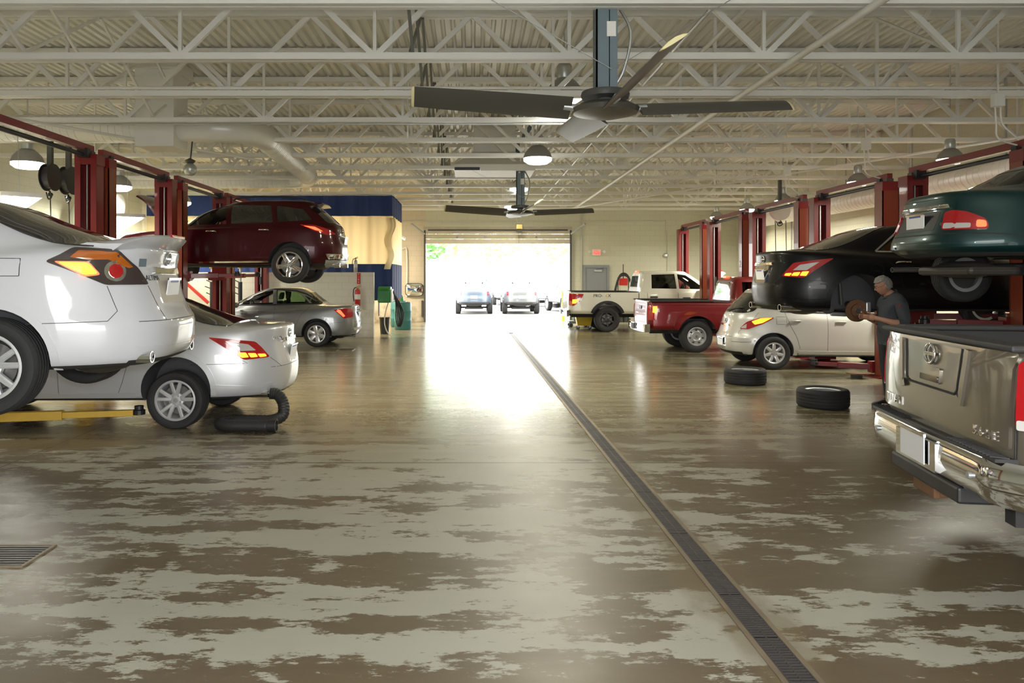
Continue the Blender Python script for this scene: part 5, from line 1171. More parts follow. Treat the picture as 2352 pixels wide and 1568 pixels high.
def red_pickup():
    D = dict(w=.925, xr=-1.12, xf=4.1, zb=.52, zt=1.20, zh=1.14, xc0=.84, xc1=2.75, zr=1.77, wb=3.2, arch=.45, tr=.375)
    c = truck('pickup_truck', 'red pickup with grey bed rails parked between the silver hatchback and white pickup', 'paint_red', (5.22, 18.6, 0), RIGHT, D)
    cv = c.cabv
    c.cut(body_mb(inset(c.cr, .05, .06), 2), 'cabin', c.cab)
    rw = [(1.08, 1.30), (1.10, 1.64), (1.62, 1.66), (1.62, 1.29)]; fw = [(1.72, 1.29), (1.72, 1.67), (2.2, 1.63), (2.75, 1.28)]
    c.holes([rw, fw], y=.45, rear=([(-.56, 1.30), (.56, 1.30), (.50, 1.64), (-.50, 1.64)], .7, 1.15), obj=c.cab)
    for sd in (-1, 1):
        f2 = c.frame('side', sd); fr = c.frame('corner', sd, 42, (-1.1, .905))
        c.patch('side_window', 'glass_smoke', f2, rw, -.012, .004, 4, round_=.04, bvh=cv); c.patch('side_window', 'glass_smoke', f2, fw, -.012, .004, 4, round_=.04, bvh=cv)
        L = c.patch('tail_lamp', 'lens_red', fr, [(.14, 1.10), (-.12, 1.10), (-.12, .76), (.10, .76)], off=.002, th=.012, round_=.03)
        c.patch('glare_lens', 'glow_amber', fr, [(.11, 1.08), (.03, 1.08), (.03, .93), (.10, .93)], off=.013, th=.004, round_=.015, parent=L)
        c.strip('cab_seam', 'seam', f2, [(.82, 1.18), (.82, .58)], .02); c.strip('bed_rail_cap', 'black_plastic', f2, [(-1.08, 1.155), (.82, 1.155)], .09, 0, .012)
        c.strip('fender_flare', 'paint_red', f2, [(.52 * math.cos(a), .405 + .52 * math.sin(a)) for a in [R(-6 + 192 * i / 24) for i in range(25)]], .14, .0, .035)
        MB().box(-1.1, .80, sd * .86 - .07, sd * .86 + .07, 1.185, 1.215).build('bed_rail_cap', 'tailgate_black', c.root, bevel=.008)
    c.patch('rear_window', 'dark_glass', c.frame('rear', 1), [(-.62, 1.26), (.62, 1.26), (.56, 1.68), (-.56, 1.68)], off=-.004, th=.004, round_=.06, bvh=cv)
    MB().box(.93, 1.02, -.14, .14, 1.74, 1.78).build('third_brake_lamp', 'glow_red', c.root, bevel=.008)
    fr = c.frame('rear', 1)
    c.strip('tailgate_seam', 'seam', fr, [(-.74, 1.18), (-.74, .64), (.74, .64), (.74, 1.18)], .012); c.patch('tailgate_handle', 'black_plastic', fr, [(-.12, .99), (.12, .99), (.12, 1.07), (-.12, 1.07)], off=0, th=.015, round_=.01)
    bm = MB(); bm.loft([[(-1.1, y * .92, .48), (-1.27 + .05 * y * y, y * .93, .48), (-1.29 + .07 * y * y, y * .93, .58), (-1.27 + .05 * y * y, y * .93, .66), (-1.1, y * .93, .67)] for y in [-1.0 + i / 8 for i in range(17)]])
    bp = bm.build('bumper', 'chrome', c.root, smooth=35); MB().box(-1.295, -1.24, -.26, .26, .52, .655).build('step_pad', 'black_plastic', bp); c.plate(-1.3, 0, .585, 0, blue=False, m='tailgate_black')
    MB().cyl((-1.05, -.5, .50), (-.7, -.5, .50), .03).build('exhaust_tip', 'exhaust', c.root, smooth=50)
    for x in (0, 3.2):
        for y in (-.78, .78): c.wheel(x, y, .375, .375, .215, .25, 'steel', 'dull_alloy')
    b = MB()
    for k in (-1, 1): b.box(-1.0, 3.8, k * .45 - .04, k * .45 + .04, .42, .56)
    b.cyl((0, -.7, .375), (0, .7, .375), .06); b.build('chassis', 'under', c.root)
    c.seats([(1.95, .4, .8), (1.95, -.4, .8)])
red_pickup()
def bronze_pickup():
    D = dict(w=1.01, xr=-1.26, xf=4.3, zb=.72, zt=1.395, zh=1.30, xc0=1.10, xc1=3.1, zr=1.95, wb=3.55, arch=.48, tr=.40)
    c = truck('pickup_truck', 'bronze pickup with chrome bumper, tailgate facing the aisle at the right edge', 'paint_bronze', (3.97, 4.31, 0), R(-8.5), D, 9)
    fr = c.frame('rear', 1); fm = c.frame('rear', -1)
    # tailgate: two raised outer fields, a sunk centre field
    tg = c.patch('tailgate', 'paint_bronze', fr, [(-.77, .90), (.77, .90), (.78, 1.375), (-.78, 1.375)], off=0, th=.018, round_=.02, rings=6)
    for s in (-1, 1): c.strip('tailgate_crease', 'paint_bronze', c.frame('rear', s), [(.34, 1.09), (.38, 1.075), (.43, 1.36)], .045, .016, .018)
    c.patch('center_field', 'paint_bronze', fr, [(-.335, 1.12), (.335, 1.12), (.37, 1.36), (-.37, 1.36)], off=.017, th=.004, round_=.03, parent=tg)
    for s in (-1, 1): c.strip('field_edge', 'seam', c.frame('rear', s), [(.0, 1.105), (.30, 1.105), (.33, 1.13), (.365, 1.36)], .010, .025, .002)
    hb = c.patch('tailgate_handle', 'paint_bronze', fr, [(-.13, 1.135), (.13, 1.135), (.13, 1.225), (-.13, 1.225)], off=.024, th=.006, round_=.012)
    c.patch('handle_recess', 'dark_glass', fr, [(-.115, 1.14), (.115, 1.14), (.115, 1.175), (-.115, 1.175)], off=.03, th=.004, round_=.008, parent=hb)
    emblem(c, fr, (0, 1.30), .062, .034); MB().lathe([(.26, -.1), (.36, -.11), (.39, -.05), (.39, .05), (.36, .11), (.26, .1)], n=36).xf(Matrix.Translation((-.55, 0, .62))).build('spare_tire', 'rubber', c.root, smooth=40)
    c.cut  # (bed already open)
    c.words('badge', 'TITAN', .075, 'chrome', fm, (-.53, .955), sx=1.25, off=.02, ext=.004); c.words('badge', '5.6 SE', .07, 'chrome', fm, (.60, .955), sx=1.2, off=.02, ext=.004)
    MB().box(-1.255, -1.12, -.82, .82, 1.385, 1.42).build('tailgate_cap', 'tailgate_black', c.root, bevel=.012)
    for s in (-1, 1):
        MB().box(-1.10, 1.0, s * .90 - .07, s * .90 + .07, 1.385, 1.42).build('bed_rail_cap', 'tailgate_black', c.root, bevel=.012)
        f2 = c.frame('corner', s, 40, (-1.24, .99))
        L = c.patch('tail_lamp', 'lens_red', f2, [(.10, 1.33), (-.13, 1.34), (-.135, 1.01), (.10, 1.01)], off=.002, th=.03, round_=.03)
        c.patch('reverse_lens', 'lens_clear', f2, [(.095, 1.06), (-.13, 1.06), (-.13, 1.012), (.095, 1.012)], off=.03, th=.005, round_=.01, parent=L)
        for k in range(2): c.patch('glare_reflector', 'glow_red', f2, [(.05, 1.16 - k * .1), (-.04, 1.16 - k * .1), (-.04, 1.09), (.05, 1.09)], off=.031, th=.003, round_=.01, parent=L) if k == 0 else None
        c.strip('body_seam', 'seam', c.frame('rear', s), [(.79, .86), (.80, 1.38)], .012)
    # chrome step bumper
    sec = lambda y, e: [(-1.2, y, .62), (-1.30 + e, y, .62), (-1.345 + e, y, .66), (-1.36 + e, y, .74), (-1.35 + e, y, .83), (-1.33 + e, y, .85), (-1.2, y, .85)]
    bm = MB(); bm.loft([sec(y, .02 * abs(y) + 1.1 * max(0, abs(y) - .72) ** 1.3) for y in [-.97 + 1.94 * i / 40 for i in range(41)]])
    bp = bm.build('bumper', 'chrome', c.root, smooth=40)
    b = MB(); b.loft([[(-1.2, y, .847), (-1.335 + .02 * abs(y), y, .847), (-1.335 + .02 * abs(y), y, .865), (-1.2, y, .865)] for y in (-.80, -.5, 0, .5, .80)]); pad = b.build('bumper_pad', 'black_plastic', bp)
    for s in (-1, 1):
        b = MB()
        for k in range(14): y = s * (.30 + k * .035); b.bar((-1.32, y, .868), (-1.25, y + .04 * s, .868), .012, .008)
        b.build('tread_strip', 'tailgate_black', bp)
    b = MB(); b.box(-1.368, -1.30, -.27, .27, .66, .82); b.build('plate_recess', 'chrome', bp); c.plate(-1.376, 0, .765, 0, w=.33, h=.17, blue=False)
    b = MB(); b.box(-1.33, -1.1, -.45, .45, .54, .63); b.build('step_valance', 'black_plastic', bp, bevel=.015)
    b = MB(); b.box(-1.30, -.9, -.07, .07, .47, .60); b.box(-1.32, -1.28, -.14, .14, .48, .58); b.build('hitch_receiver', 'rust', c.root, bevel=.008)
    for s in (-1, 1): MB().cyl((-1.362, s * .62, .74), (-1.33, s * .62, .74), .018).build('parking_sensor', 'dull_alloy', bp, smooth=40)
    for x in (0, 3.55):
        for y in (-.84, .84): c.wheel(x, y, .40, .40, .235, .27, 'truck6', 'alloy')
    b = MB()
    for k in (-1, 1): b.box(-1.1, 4.0, k * .5 - .05, k * .5 + .05, .46, .62)
    b.cyl((0, -.75, .40), (0, .75, .40), .07); b.build('chassis', 'under', c.root)
    for sd in (-1, 1):
        c.patch('side_window', 'dark_glass', c.frame('side', sd), [(1.4, 1.46), (1.42, 1.83), (2.5, 1.83), (3.1, 1.45)], 0, .004, 4, round_=.04, bvh=c.cabv)
    c.patch('rear_window', 'dark_glass', fr, [(-.60, 1.48), (.60, 1.48), (.54, 1.84), (-.54, 1.84)], off=0, th=.004, round_=.05, bvh=c.cabv)
bronze_pickup()
# ================================================================== smaller things
# loose wheels and the rotor left on the floor
def loose_wheel(x, y, label, a):
    t = thing('loose_wheel', label, 'wheel', (x, y, .125), group='wheels lying on the floor'); t.rotation_euler = (PI / 2, 0, a)
    m = tire_mb(.335, .232, .25).xf(Matrix.Rotation(PI, 4, 'Z')); ti = m.build('tire', 'rubber', t, smooth=40)
    for nm, mb, mm in rim_parts(.232, .25, 'twin5', 'alloy'):
        mb.xf(Matrix.Rotation(PI, 4, 'Z')); mb.build(nm, mm, ti, smooth=32)
    return t
loose_wheel(4.51, 12.6, 'loose alloy wheel lying on the floor in front of the silver hatchback', .4)
loose_wheel(4.76, 10.35, 'loose alloy wheel lying on the floor nearest the bronze pickup', 1.1)
t = thing('brake_disc', 'rusty brake disc lying upside down on the floor before the red lift arms', 'brake disc', (6.68, 13.25, 0))
MB().lathe([(.09, 0), (.10, .07), (.001, .07)], n=24).build('hat', 'dark_steel', t, smooth=40); MB().lathe([(.15, .07), (.165, .075), (.165, .095), (.08, .095)], n=32).build('disc', 'rust', t, smooth=30)

# exhaust extraction hose behind the silver sedan
t = thing('exhaust_hose', 'black ribbed exhaust hose looped on the floor behind the silver sedan', 'hose', (-2.5, 8.9, 0))
pts = catmull([(.08, .20, .365), (.17, .21, .35), (.24, .20, .25), (.25, .13, .12), (.14, .04, .075), (-.1, .02, .075), (-.32, -.02, .075), (-.40, -.14, .075), (-.28, -.27, .075), (.0, -.29, .075), (.22, -.30, .075)], 9)
MB().tube(pts, [.064 + .006 * (i % 2) for i in range(len(pts))], 14).build('ribbed_hose', 'hose_black', t, smooth=30)
MB().lathe([(.075, -.04), (.078, .05), (.06, .05), (.06, -.04)], (0, 0, 0), 'x', 18).xf(Matrix.Translation((.24, -.30, .08))).build('hose_cuff', 'black_plastic', t, smooth=40)

# hose reels on the left wall side, cable reel on the right
def reel(name, label, loc, r, m, cords, yel=False, axis='x', wd=.16):
    t = thing(name, label, 'reel', loc, group=None)
    MB().lathe([(r, -wd / 2), (r, -wd / 2 + .012), (r * .8, -wd / 2 + .02), (r * .8, wd / 2 - .02), (r, wd / 2 - .012), (r, wd / 2)], (0, 0, 0), axis, 30).build('drum', m, t, smooth=35)
    MB().box(-.04, .04, -.04, .04, 0, r + .55).build('bracket', 'dark_steel', t)
    b = MB().tube(catmull([(0, -.03, -r), (.05, -.05, -r - .1), (-.03, 0, -r - .14), (-.08, .02, -r - .02)], 5), .014, 6); b.build('hose_end', 'hose_black', t, smooth=50)
    MB().lathe([(.035, -.03), (.05, 0), (.035, .03)], (0, 0, -r - .06), 'z', 12).build('hose_stop', 'black_plastic', t, smooth=50)
    for x, L in cords: MB().tube(catmull([(x, 0, -r), (x + .01, 0, -r - L / 2), (x + .02, 0, -r - L)], 4), .010, 6).build('hanging_hose', 'hose_black', t, smooth=50)
    if yel: MB().box(-wd / 2 - .004, -wd / 2 + .01, -.12, -.04, .06, .18).build('warning_label', 'yellow_paint', t)
reel('hose_reel', 'black hose reel left of the nearest red lift column, the nearer of the pair', (-7.48, 13.5, 3.52), .24, 'black_plastic', [(.0, 1.0)], True)
reel('hose_reel', 'black hose reel left of the nearest red lift column, the further of the pair', (-7.47, 14.1, 3.54), .26, 'black_plastic', [(.0, 1.05)])
reel('cable_reel', 'white cable reel hanging under the red overhead beams on the right', (8.15, 20.2, 3.52), .26, 'white_paint', [(-.12, 1.2), (.16, 1.2)], axis='y', wd=.14)
t = thing('roof_speaker', 'round grey speaker hanging from the roof above the left lifts', 'speaker', (-5.15, 13.9, 3.72)); MB().ball((0, 0, 0), .12, 10).build('ball', 'galv', t, smooth=60); MB().bar((0, 0, .1), (.05, 0, .6), .02, .02).build('arm', 'dark_steel', t); MB().lathe([(.05, .1), (.1, .16), (.02, .2)], n=14).build('bracket', 'dark_steel', t)

# low block wall, wash bay curtain
t = tag(MB().box(-9.98, -2.88, 22.2, 22.42, 0, 1.90).build('partition_wall', 'white_block'), kind='structure')
t['label'] = 'low white block wall'
c = thing('wash_bay_curtain', 'blue and clear striped curtain hanging around the wash bay', 'curtain', (0, 0, 0))
def curtain(z0, z1, m, nm, xs=(-9.9, -2.45), y=23.2, amp=.035, ret=True):
    n = 150; P = []
    for i in range(n + 1):
        x = xs[0] + (xs[1] - xs[0]) * i / n; P.append((x, y + amp * math.sin(x * 9) + .4 * amp * math.sin(x * 23)))
    if ret:
        for i in range(1, 40): yy = y + i * .08; P.append((xs[1] + amp * math.sin(yy * 9), yy))
    b = MB(); b.loft([[(x, yy, z) for x, yy in P] + [(x + .006, yy + .008, z) for x, yy in reversed(P)] for z in (z0, (z0 + z1) / 2, z1)])
    b.build(nm, m, c, smooth=60)
curtain(3.62, 4.24, 'curtain_blue', 'valance'); curtain(2.16, 3.62, 'vinyl', 'clear_panel'); curtain(1.05, 2.16, 'curtain_blue', 'lower_panel')
MB().tube([(-9.9, 23.2, 4.27), (-2.45, 23.2, 4.27), (-2.45, 26.4, 4.27)], .03, 8).build('curtain_rail', 'galv', c)
b = MB(); n = 12      # the folded back clear edge
b.loft([[(-2.62 + .06 * math.sin(k * .9) + .12 * (1 - k / n) * (j % 2) + .05 * j, 23.08 - .02 * j, 3.55 - 1.55 * k / n) for j in range(5)] + [(-2.62 + .06 * math.sin(k * .9) + .12 * (1 - k / n) * (j % 2) + .05 * j, 23.10 - .02 * j, 3.55 - 1.55 * k / n) for j in reversed(range(5))] for k in range(n + 1)])
b.build('folded_edge', 'vinyl', c, smooth=60)
# fire extinguishers and their sign
def extinguisher(x, y, z, label, m='red_paint', s=1.):
    t = thing('fire_extinguisher', label, 'fire extinguisher', (x, y, z)); t.scale = (s, s, s)
    MB().lathe([(.055, 0), (.07, .015), (.07, .36), (.055, .41), (.025, .43), (.022, .46)], n=22).build('cylinder', m, t, smooth=50)
    MB().lathe([(.0705, .17), (.0705, .30)], n=22, caps=False).build('white_band', 'sign_white', t, smooth=50)
    b = MB(); b.bar((-.02, 0, .47), (.09, 0, .50), .02, .02); b.bar((-.02, 0, .49), (.08, 0, .54), .02, .015); b.box(-.03, .03, -.02, .02, .45, .50); b.build('handle', 'brass', t)
    MB().tube(catmull([(-.02, 0, .47), (-.09, 0, .44), (-.11, 0, .3), (-.09, -.02, .12)], 6), .012, 8).build('hose', 'hose_black', t, smooth=50)
    MB().box(-.05, .05, .06, .10, .05, .35).build('wall_bracket', 'dark_steel', t)
extinguisher(-3.33, 22.11, .92, 'red fire extinguisher hanging on the low white block wall', s=1.15)
extinguisher(-3.42, 22.31, 1.90, 'grey fire extinguisher standing on top of the low block wall', m='galv', s=.85)
t = tag(MB().box(-3.36, -3.26, 22.185, 22.197, 1.56, 1.88).build('extinguisher_sign', 'red_paint'), 'small red vertical FIRE sign above the extinguisher on the low wall', 'sign')
for k, ch in enumerate('FIRE'): text('letters', ch, .07, (-3.31, 22.182, 1.835 - k * .075), (1, 0, 0), (0, 0, 1), 'sign_white', t, ext=.001)
# wash bay corner: green hose machine, drums, bottles, mirror, bucket
t = thing('hose_machine', 'green wall-mounted hose machine with white trim at the end of the low wall', 'machine', (-2.80, 22.75, 1.0))
b = MB(); b.loft([[(x, y, z) for y, z in ((-.24, 0), (.24, 0), (.27, .12), (.22, .40), (.12, .48), (-.16, .48), (-.25, .38))] for x in (0, .08, .30, .38)]); b.build('cabinet', 'green_paint', t, bevel=.03, smooth=40)
MB().loft([[(x, y, z) for y, z in ((-.25, .02), (.25, .02), (.28, .14), (.23, .40), (-.25, .40))] for x in (.385, .42)]).build('white_trim', 'white_paint', t, bevel=.01)
MB().box(-.0, .02, -.1, .1, -.4, .3).build('mounting_post', 'dark_steel', t)
MB().tube(catmull([(.3, -.1, 0), (.22, -.15, -.3), (.2, -.2, -.6), (.28, -.25, -.85), (.42, -.35, -.97)], 7), .016, 8).build('white_hose', 'hose_white', t, smooth=50)
for k in range(3): MB().tube(catmull([(.42, .1 + .05 * k, .35), (.50 + .03 * k, .15, .0), (.50 + .05 * k, .2, -.5), (.58 + .03 * k, .2, -.72), (.64 + .04 * k, .22, -.3), (.50, .2, .2)], 7), .018, 8).build('black_hose', 'hose_black', t, smooth=50)
def drum(x, y, label):
    t = thing('plastic_drum', label, 'drum', (x, y, 0), group='teal drums by the wash bay')
    MB().lathe([(.26, 0), (.285, .03), (.285, .26), (.295, .28), (.295, .32), (.285, .34), (.285, .58), (.295, .60), (.295, .64), (.285, .66), (.285, .86), (.26, .90)], n=36).build('shell', 'drum_teal', t, smooth=40)
    MB().lathe([(.265, .88), (.275, .90), (.27, .92), (.22, .915), (.001, .905)], n=36, caps=False).build('rim', 'drum_teal', t, smooth=40)
    for a in (.6, 3.4): MB().lathe([(.03, .905), (.03, .925), (.001, .925)], (.17 * math.cos(a), .17 * math.sin(a), 0), n=14).build('bung', 'drum_teal', t)
drum(-2.33, 25.6, 'teal plastic drum standing left of the vehicle door, nearer of the two'); drum(-2.62, 27.1, 'teal plastic drum standing behind the nearer one, bottles on its lid')
for x, y, m, h, lb in ((-2.74, 27.0, 'tan_paper', .26, 'cloudy white jug on the rear teal drum'), (-2.60, 27.02, 'orange', .22, 'orange bottle on the rear teal drum'), (-2.50, 26.98, 'green_paint', .24, 'green bottle on the rear teal drum')):
    t = thing('bottle', lb, 'bottle', (x, y, .925)); MB().lathe([(.05, 0), (.055, .02), (.055, h * .6), (.02, h * .8), (.02, h * .9)], n=16).build('body', m, t, smooth=50); MB().lathe([(.024, h * .88), (.024, h), (.001, h)], n=12).build('cap', 'sign_white', t)
t = thing('trash_can', 'small black bin behind the end of the low wall', 'bin', (-2.72, 23.6, 0)); MB().lathe([(.13, 0), (.16, .5), (.145, .5), (.12, .02)], n=20, caps=False).build('body', 'black_plastic', t, smooth=40); MB().lathe([(.165, .48), (.17, .52), (.15, .52)], n=20).build('rim', 'black_plastic', t)
t = thing('wall_mirror', 'shiny convex mirror hanging on the far wall beside the vehicle door', 'mirror', (-2.28, 29.9, 1.27))
P = [(.34 * math.copysign(abs(math.cos(a)) ** .5, math.cos(a)), .25 * math.copysign(abs(math.sin(a)) ** .5, math.sin(a))) for a in [2 * PI * i / 40 for i in range(40)]]
MB().loft([[(x * k, -.09 * (1 - k * k) - .03, z * k) for x, z in P] for k in (1, .8, .6, .4, .2, .02)]).build('mirror_face', 'mirror', t, smooth=60)
MB().loft([[(x * k, y, z * k) for x, z in P] for k, y in ((1.0, 0.02), (1.05, .02), (1.05, -.035), (1.0, -.035))]).build('mirror_rim', 'black_plastic', t)
tag(MB().box(-2.0, -1.93, 29.9, 29.97, .2, .85).build('door_latch_bar', 'dark_steel'), 'dark latch bar on the wall just left of the vehicle door', 'latch')
tag(MB().cyl((3.70, 31.0, -.03), (3.70, 31.0, 1.2), .07, n=18).build('bollard', 'yellow_paint', smooth=40), 'yellow bollard just outside the vehicle door on the right', 'bollard')

# welding cart by the grey door, yellow bucket and dolly under the white pickup
t = thing('welding_cart', 'red cart with black hoses coiled over it beside the grey door', 'cart', (5.72, 28.9, 0))
b = MB()
for s in (-1, 1): b.cyl((s * .2, 0, .1), (s * .2, 0, 1.75), .02)
b.bar((-.2, 0, 1.0), (.2, 0, 1.0), .03, .03); b.build('frame', 'dark_steel', t)
MB().box(-.19, .19, -.1, .1, .95, 1.22).build('tool_tray', 'red_paint', t, bevel=.01); MB().box(-.16, .16, -.08, .08, 1.45, 1.72).build('head_box', 'red_paint', t, bevel=.02); MB().box(-.12, .12, -.12, -.1, 1.25, 1.4).build('label_plate', 'tan_paper', t)
for x in (-.09, .09): MB().lathe([(.09, .05), (.1, .1), (.1, .8), (.05, .93)], (x, .03, 0), n=18).build('gas_bottle', 'dark_steel', t, smooth=45)
for k in range(4): MB().tube(catmull([(-.32 - .02 * k, -.1, .5), (-.30 - .02 * k, -.1, 1.2), (-.15, -.1, 1.75 + .03 * k), (.15, -.1, 1.75 + .03 * k), (.32 + .02 * k, -.1, 1.2), (.34 + .02 * k, -.1, .5), (.0, -.1, .35 - .02 * k)], 8, True), .02, 7, closed=True).build('hose_coil', 'hose_black', t, smooth=50)
MB().cyl((0, 0, 1.72), (0, 0, 2.25), .02).build('mast', 'dark_steel', t)
for s in (-1, 1): MB().lathe([(.001, -.03), (.1, -.03), (.1, .03), (.001, .03)], (s * .24, 0, .1), 'x', 20, caps=False).build('wheel', 'black_plastic', t)
t = thing('mop_bucket', 'yellow wheeled bucket standing behind the white pickup', 'bucket', (3.78, 25.9, 0))
MB().loft([[(x, y, z) for x, y in ((-a, -b_), (a, -b_), (a, b_), (-a, b_))] for a, b_, z in ((.22, .16, .12), (.30, .2, .52), (.28, .18, .52), (.2, .14, .14))]).build('tub', 'yellow_paint', t, bevel=.015)
for sx in (-1, 1):
    for sy in (-1, 1): MB().lathe([(.001, -.02), (.055, -.02), (.055, .02), (.001, .02)], (sx * .2, sy * .14, .055), 'y', 14, caps=False).build('caster', 'dark_steel', t); MB().box(sx * .2 - .02, sx * .2 + .02, sy * .14 - .025, sy * .14 + .025, .06, .13).build('caster_fork', 'galv', t)
t = thing('equipment_dolly', 'low blue-grey dolly on casters beside the yellow bucket', 'dolly', (3.75, 27.0, 0)); MB().box(-.35, .35, -.25, .25, .13, .22).build('deck', 'blue_steel', t, bevel=.01)
for sx in (-1, 1):
    for sy in (-1, 1): MB().lathe([(.001, -.025), (.07, -.025), (.07, .025), (.001, .025)], (sx * .28, sy * .2, .07), 'y', 14, caps=False).build('caster', 'black_plastic', t)
MB().lathe([(.16, .22), (.18, .3), (.16, .45), (.08, .5)], n=18).build('motor', 'black_plastic', t, smooth=40)

# bench clutter between the black sedan and the bronze pickup
t = thing('tool_chest', 'purple tool chest with steel drawers behind the mechanic', 'tool chest', (6.75, 10.9, 0))
MB().box(-.28, .28, -.22, .22, .08, .98).build('carcass', 'purple_steel', t, bevel=.01)
for k in range(5):
    d_ = MB().box(-.26, .26, -.235, -.215, .14 + k * .165, .285 + k * .165).build('drawer', 'purple_steel', t, bevel=.004); MB().box(-.22, .22, -.25, -.235, .26 + k * .165, .275 + k * .165).build('drawer_pull', 'chrome', d_)
for sx in (-1, 1):
    for sy in (-1, 1): MB().lathe([(.001, -.02), (.045, -.02), (.045, .02), (.001, .02)], (sx * .22, sy * .17, .045), 'y', 12, caps=False).build('caster', 'black_plastic', t)
t = thing('parts_shelf', 'steel shelf with dark parts under the black sedan', 'shelf', (8.2, 12.2, 0))
for z in (.25, .65, 1.0): MB().box(-.6, .6, -.22, .22, z, z + .025).build('shelf_board', 'galv', t)
for sx in (-1, 1):
    for sy in (-1, 1): MB().box(sx * .58 - .015, sx * .58 + .015, sy * .2 - .015, sy * .2 + .015, 0, 1.05).build('post', 'galv', t)
t = thing('funnel', 'orange funnel standing on the steel shelf', 'funnel', (7.9, 12.1, 1.025)); MB().lathe([(.07, 0), (.065, .02), (.025, .14), (.015, .2)], n=18).build('cone', 'orange', t, smooth=40); MB().lathe([(.075, -.0), (.075, .015), (.065, .015)], n=18).build('rim', 'orange', t)
t = thing('tool_box', 'red tool box standing on the steel shelf', 'tool box', (8.4, 12.2, 1.025)); MB().box(-.2, .2, -.12, .12, 0, .16).build('box', 'red_paint', t, bevel=.01); MB().tube([(-.1, 0, .16), (-.1, 0, .2), (.1, 0, .2), (.1, 0, .16)], .012, 8).build('handle', 'black_plastic', t)
t = thing('tool_cart', 'red tool cart with tall holder beyond the white pickup cab', 'cart', (8.9, 28.0, 0)); MB().box(-.35, .35, -.25, .25, 0, 1.5).build('cabinet', 'dark_steel', t, bevel=.01); MB().box(-.22, .22, -.2, .2, 1.5, 2.02).build('top_box', 'red_paint', t, bevel=.02)
for k in range(4): MB().box(-.30, .30, -.265, -.25, .2 + k * .3, .45 + k * .3).build('drawer', 'red_paint', t, bevel=.004)
for y, lb in ((10.15, 'nearest'), (13.55, 'second'), (16.95, 'third')):
    t = thing('air_drop', f'white air line dropping to the red overhead beams on the right, {lb} from the camera', 'pipe', (7.0, y, 0), group='air drops on the right')
    MB().box(-.07, .07, -.05, .05, 4.02, 4.2).build('junction_box', 'white_steel', t, bevel=.01)
    for dx, q in ((-.04, .05), (.04, .22)): MB().tube(catmull([(dx, 0, 4.05), (dx + .02, 0, 3.8), (dx + q, 0, 3.6), (.3, 0, 3.5)], 5), .012, 6).build('air_line', 'white_steel', t, smooth=50)
    MB().bar((0, 0, 4.2), (0, .0, 5.465), .02, .02).build('hanger', 'white_steel', t)
# jacks standing under the raised dark red car
for x, lb in ((-7.35, 'tall black screw stand beneath the dark red car, left of the red column there'), (-6.55, 'tall black screw stand beneath the dark red car, beside the red column there')):
    t = thing('screw_stand', lb, 'stand', (x, 21.5, 0)); t.scale = (1.15, 1.15, 1.25); MB().cyl((0, 0, 0), (0, 0, 1.3), .05).build('tube', 'black_plastic', t, smooth=40); MB().lathe([(.22, 0), (.22, .03), (.06, .08)], n=20).build('base', 'dark_steel', t)
    MB().cyl((0, 0, 1.3), (0, 0, 1.62), .03).build('screw', 'galv', t, smooth=40); MB().lathe([(.06, 1.6), (.075, 1.68), (.05, 1.74)], n=16).build('head', 'brass', t, smooth=40)
    for k in range(4): MB().bar((0, 0, 1.0 + k * .14), (-.13 - .03 * (k % 2), -.03, 1.06 + k * .14), .02, .02).build('lever', 'black_plastic', t)
t = thing('parts_board', 'cream leaning board with red edge beneath the dark red car', 'board', (-7.9, 20.95, 0)); MB().bar((-.45, 0, 1.75), (.55, 0, .85), .05, .34).build('panel', 'tan_paper', t); MB().bar((-.35, -.02, 1.95), (.65, -.02, 1.05), .06, .08).build('red_edge', 'red_paint', t); MB().bar((.0, .05, 0), (.0, .05, 1.35), .06, .06).build('stand_leg', 'dark_steel', t)

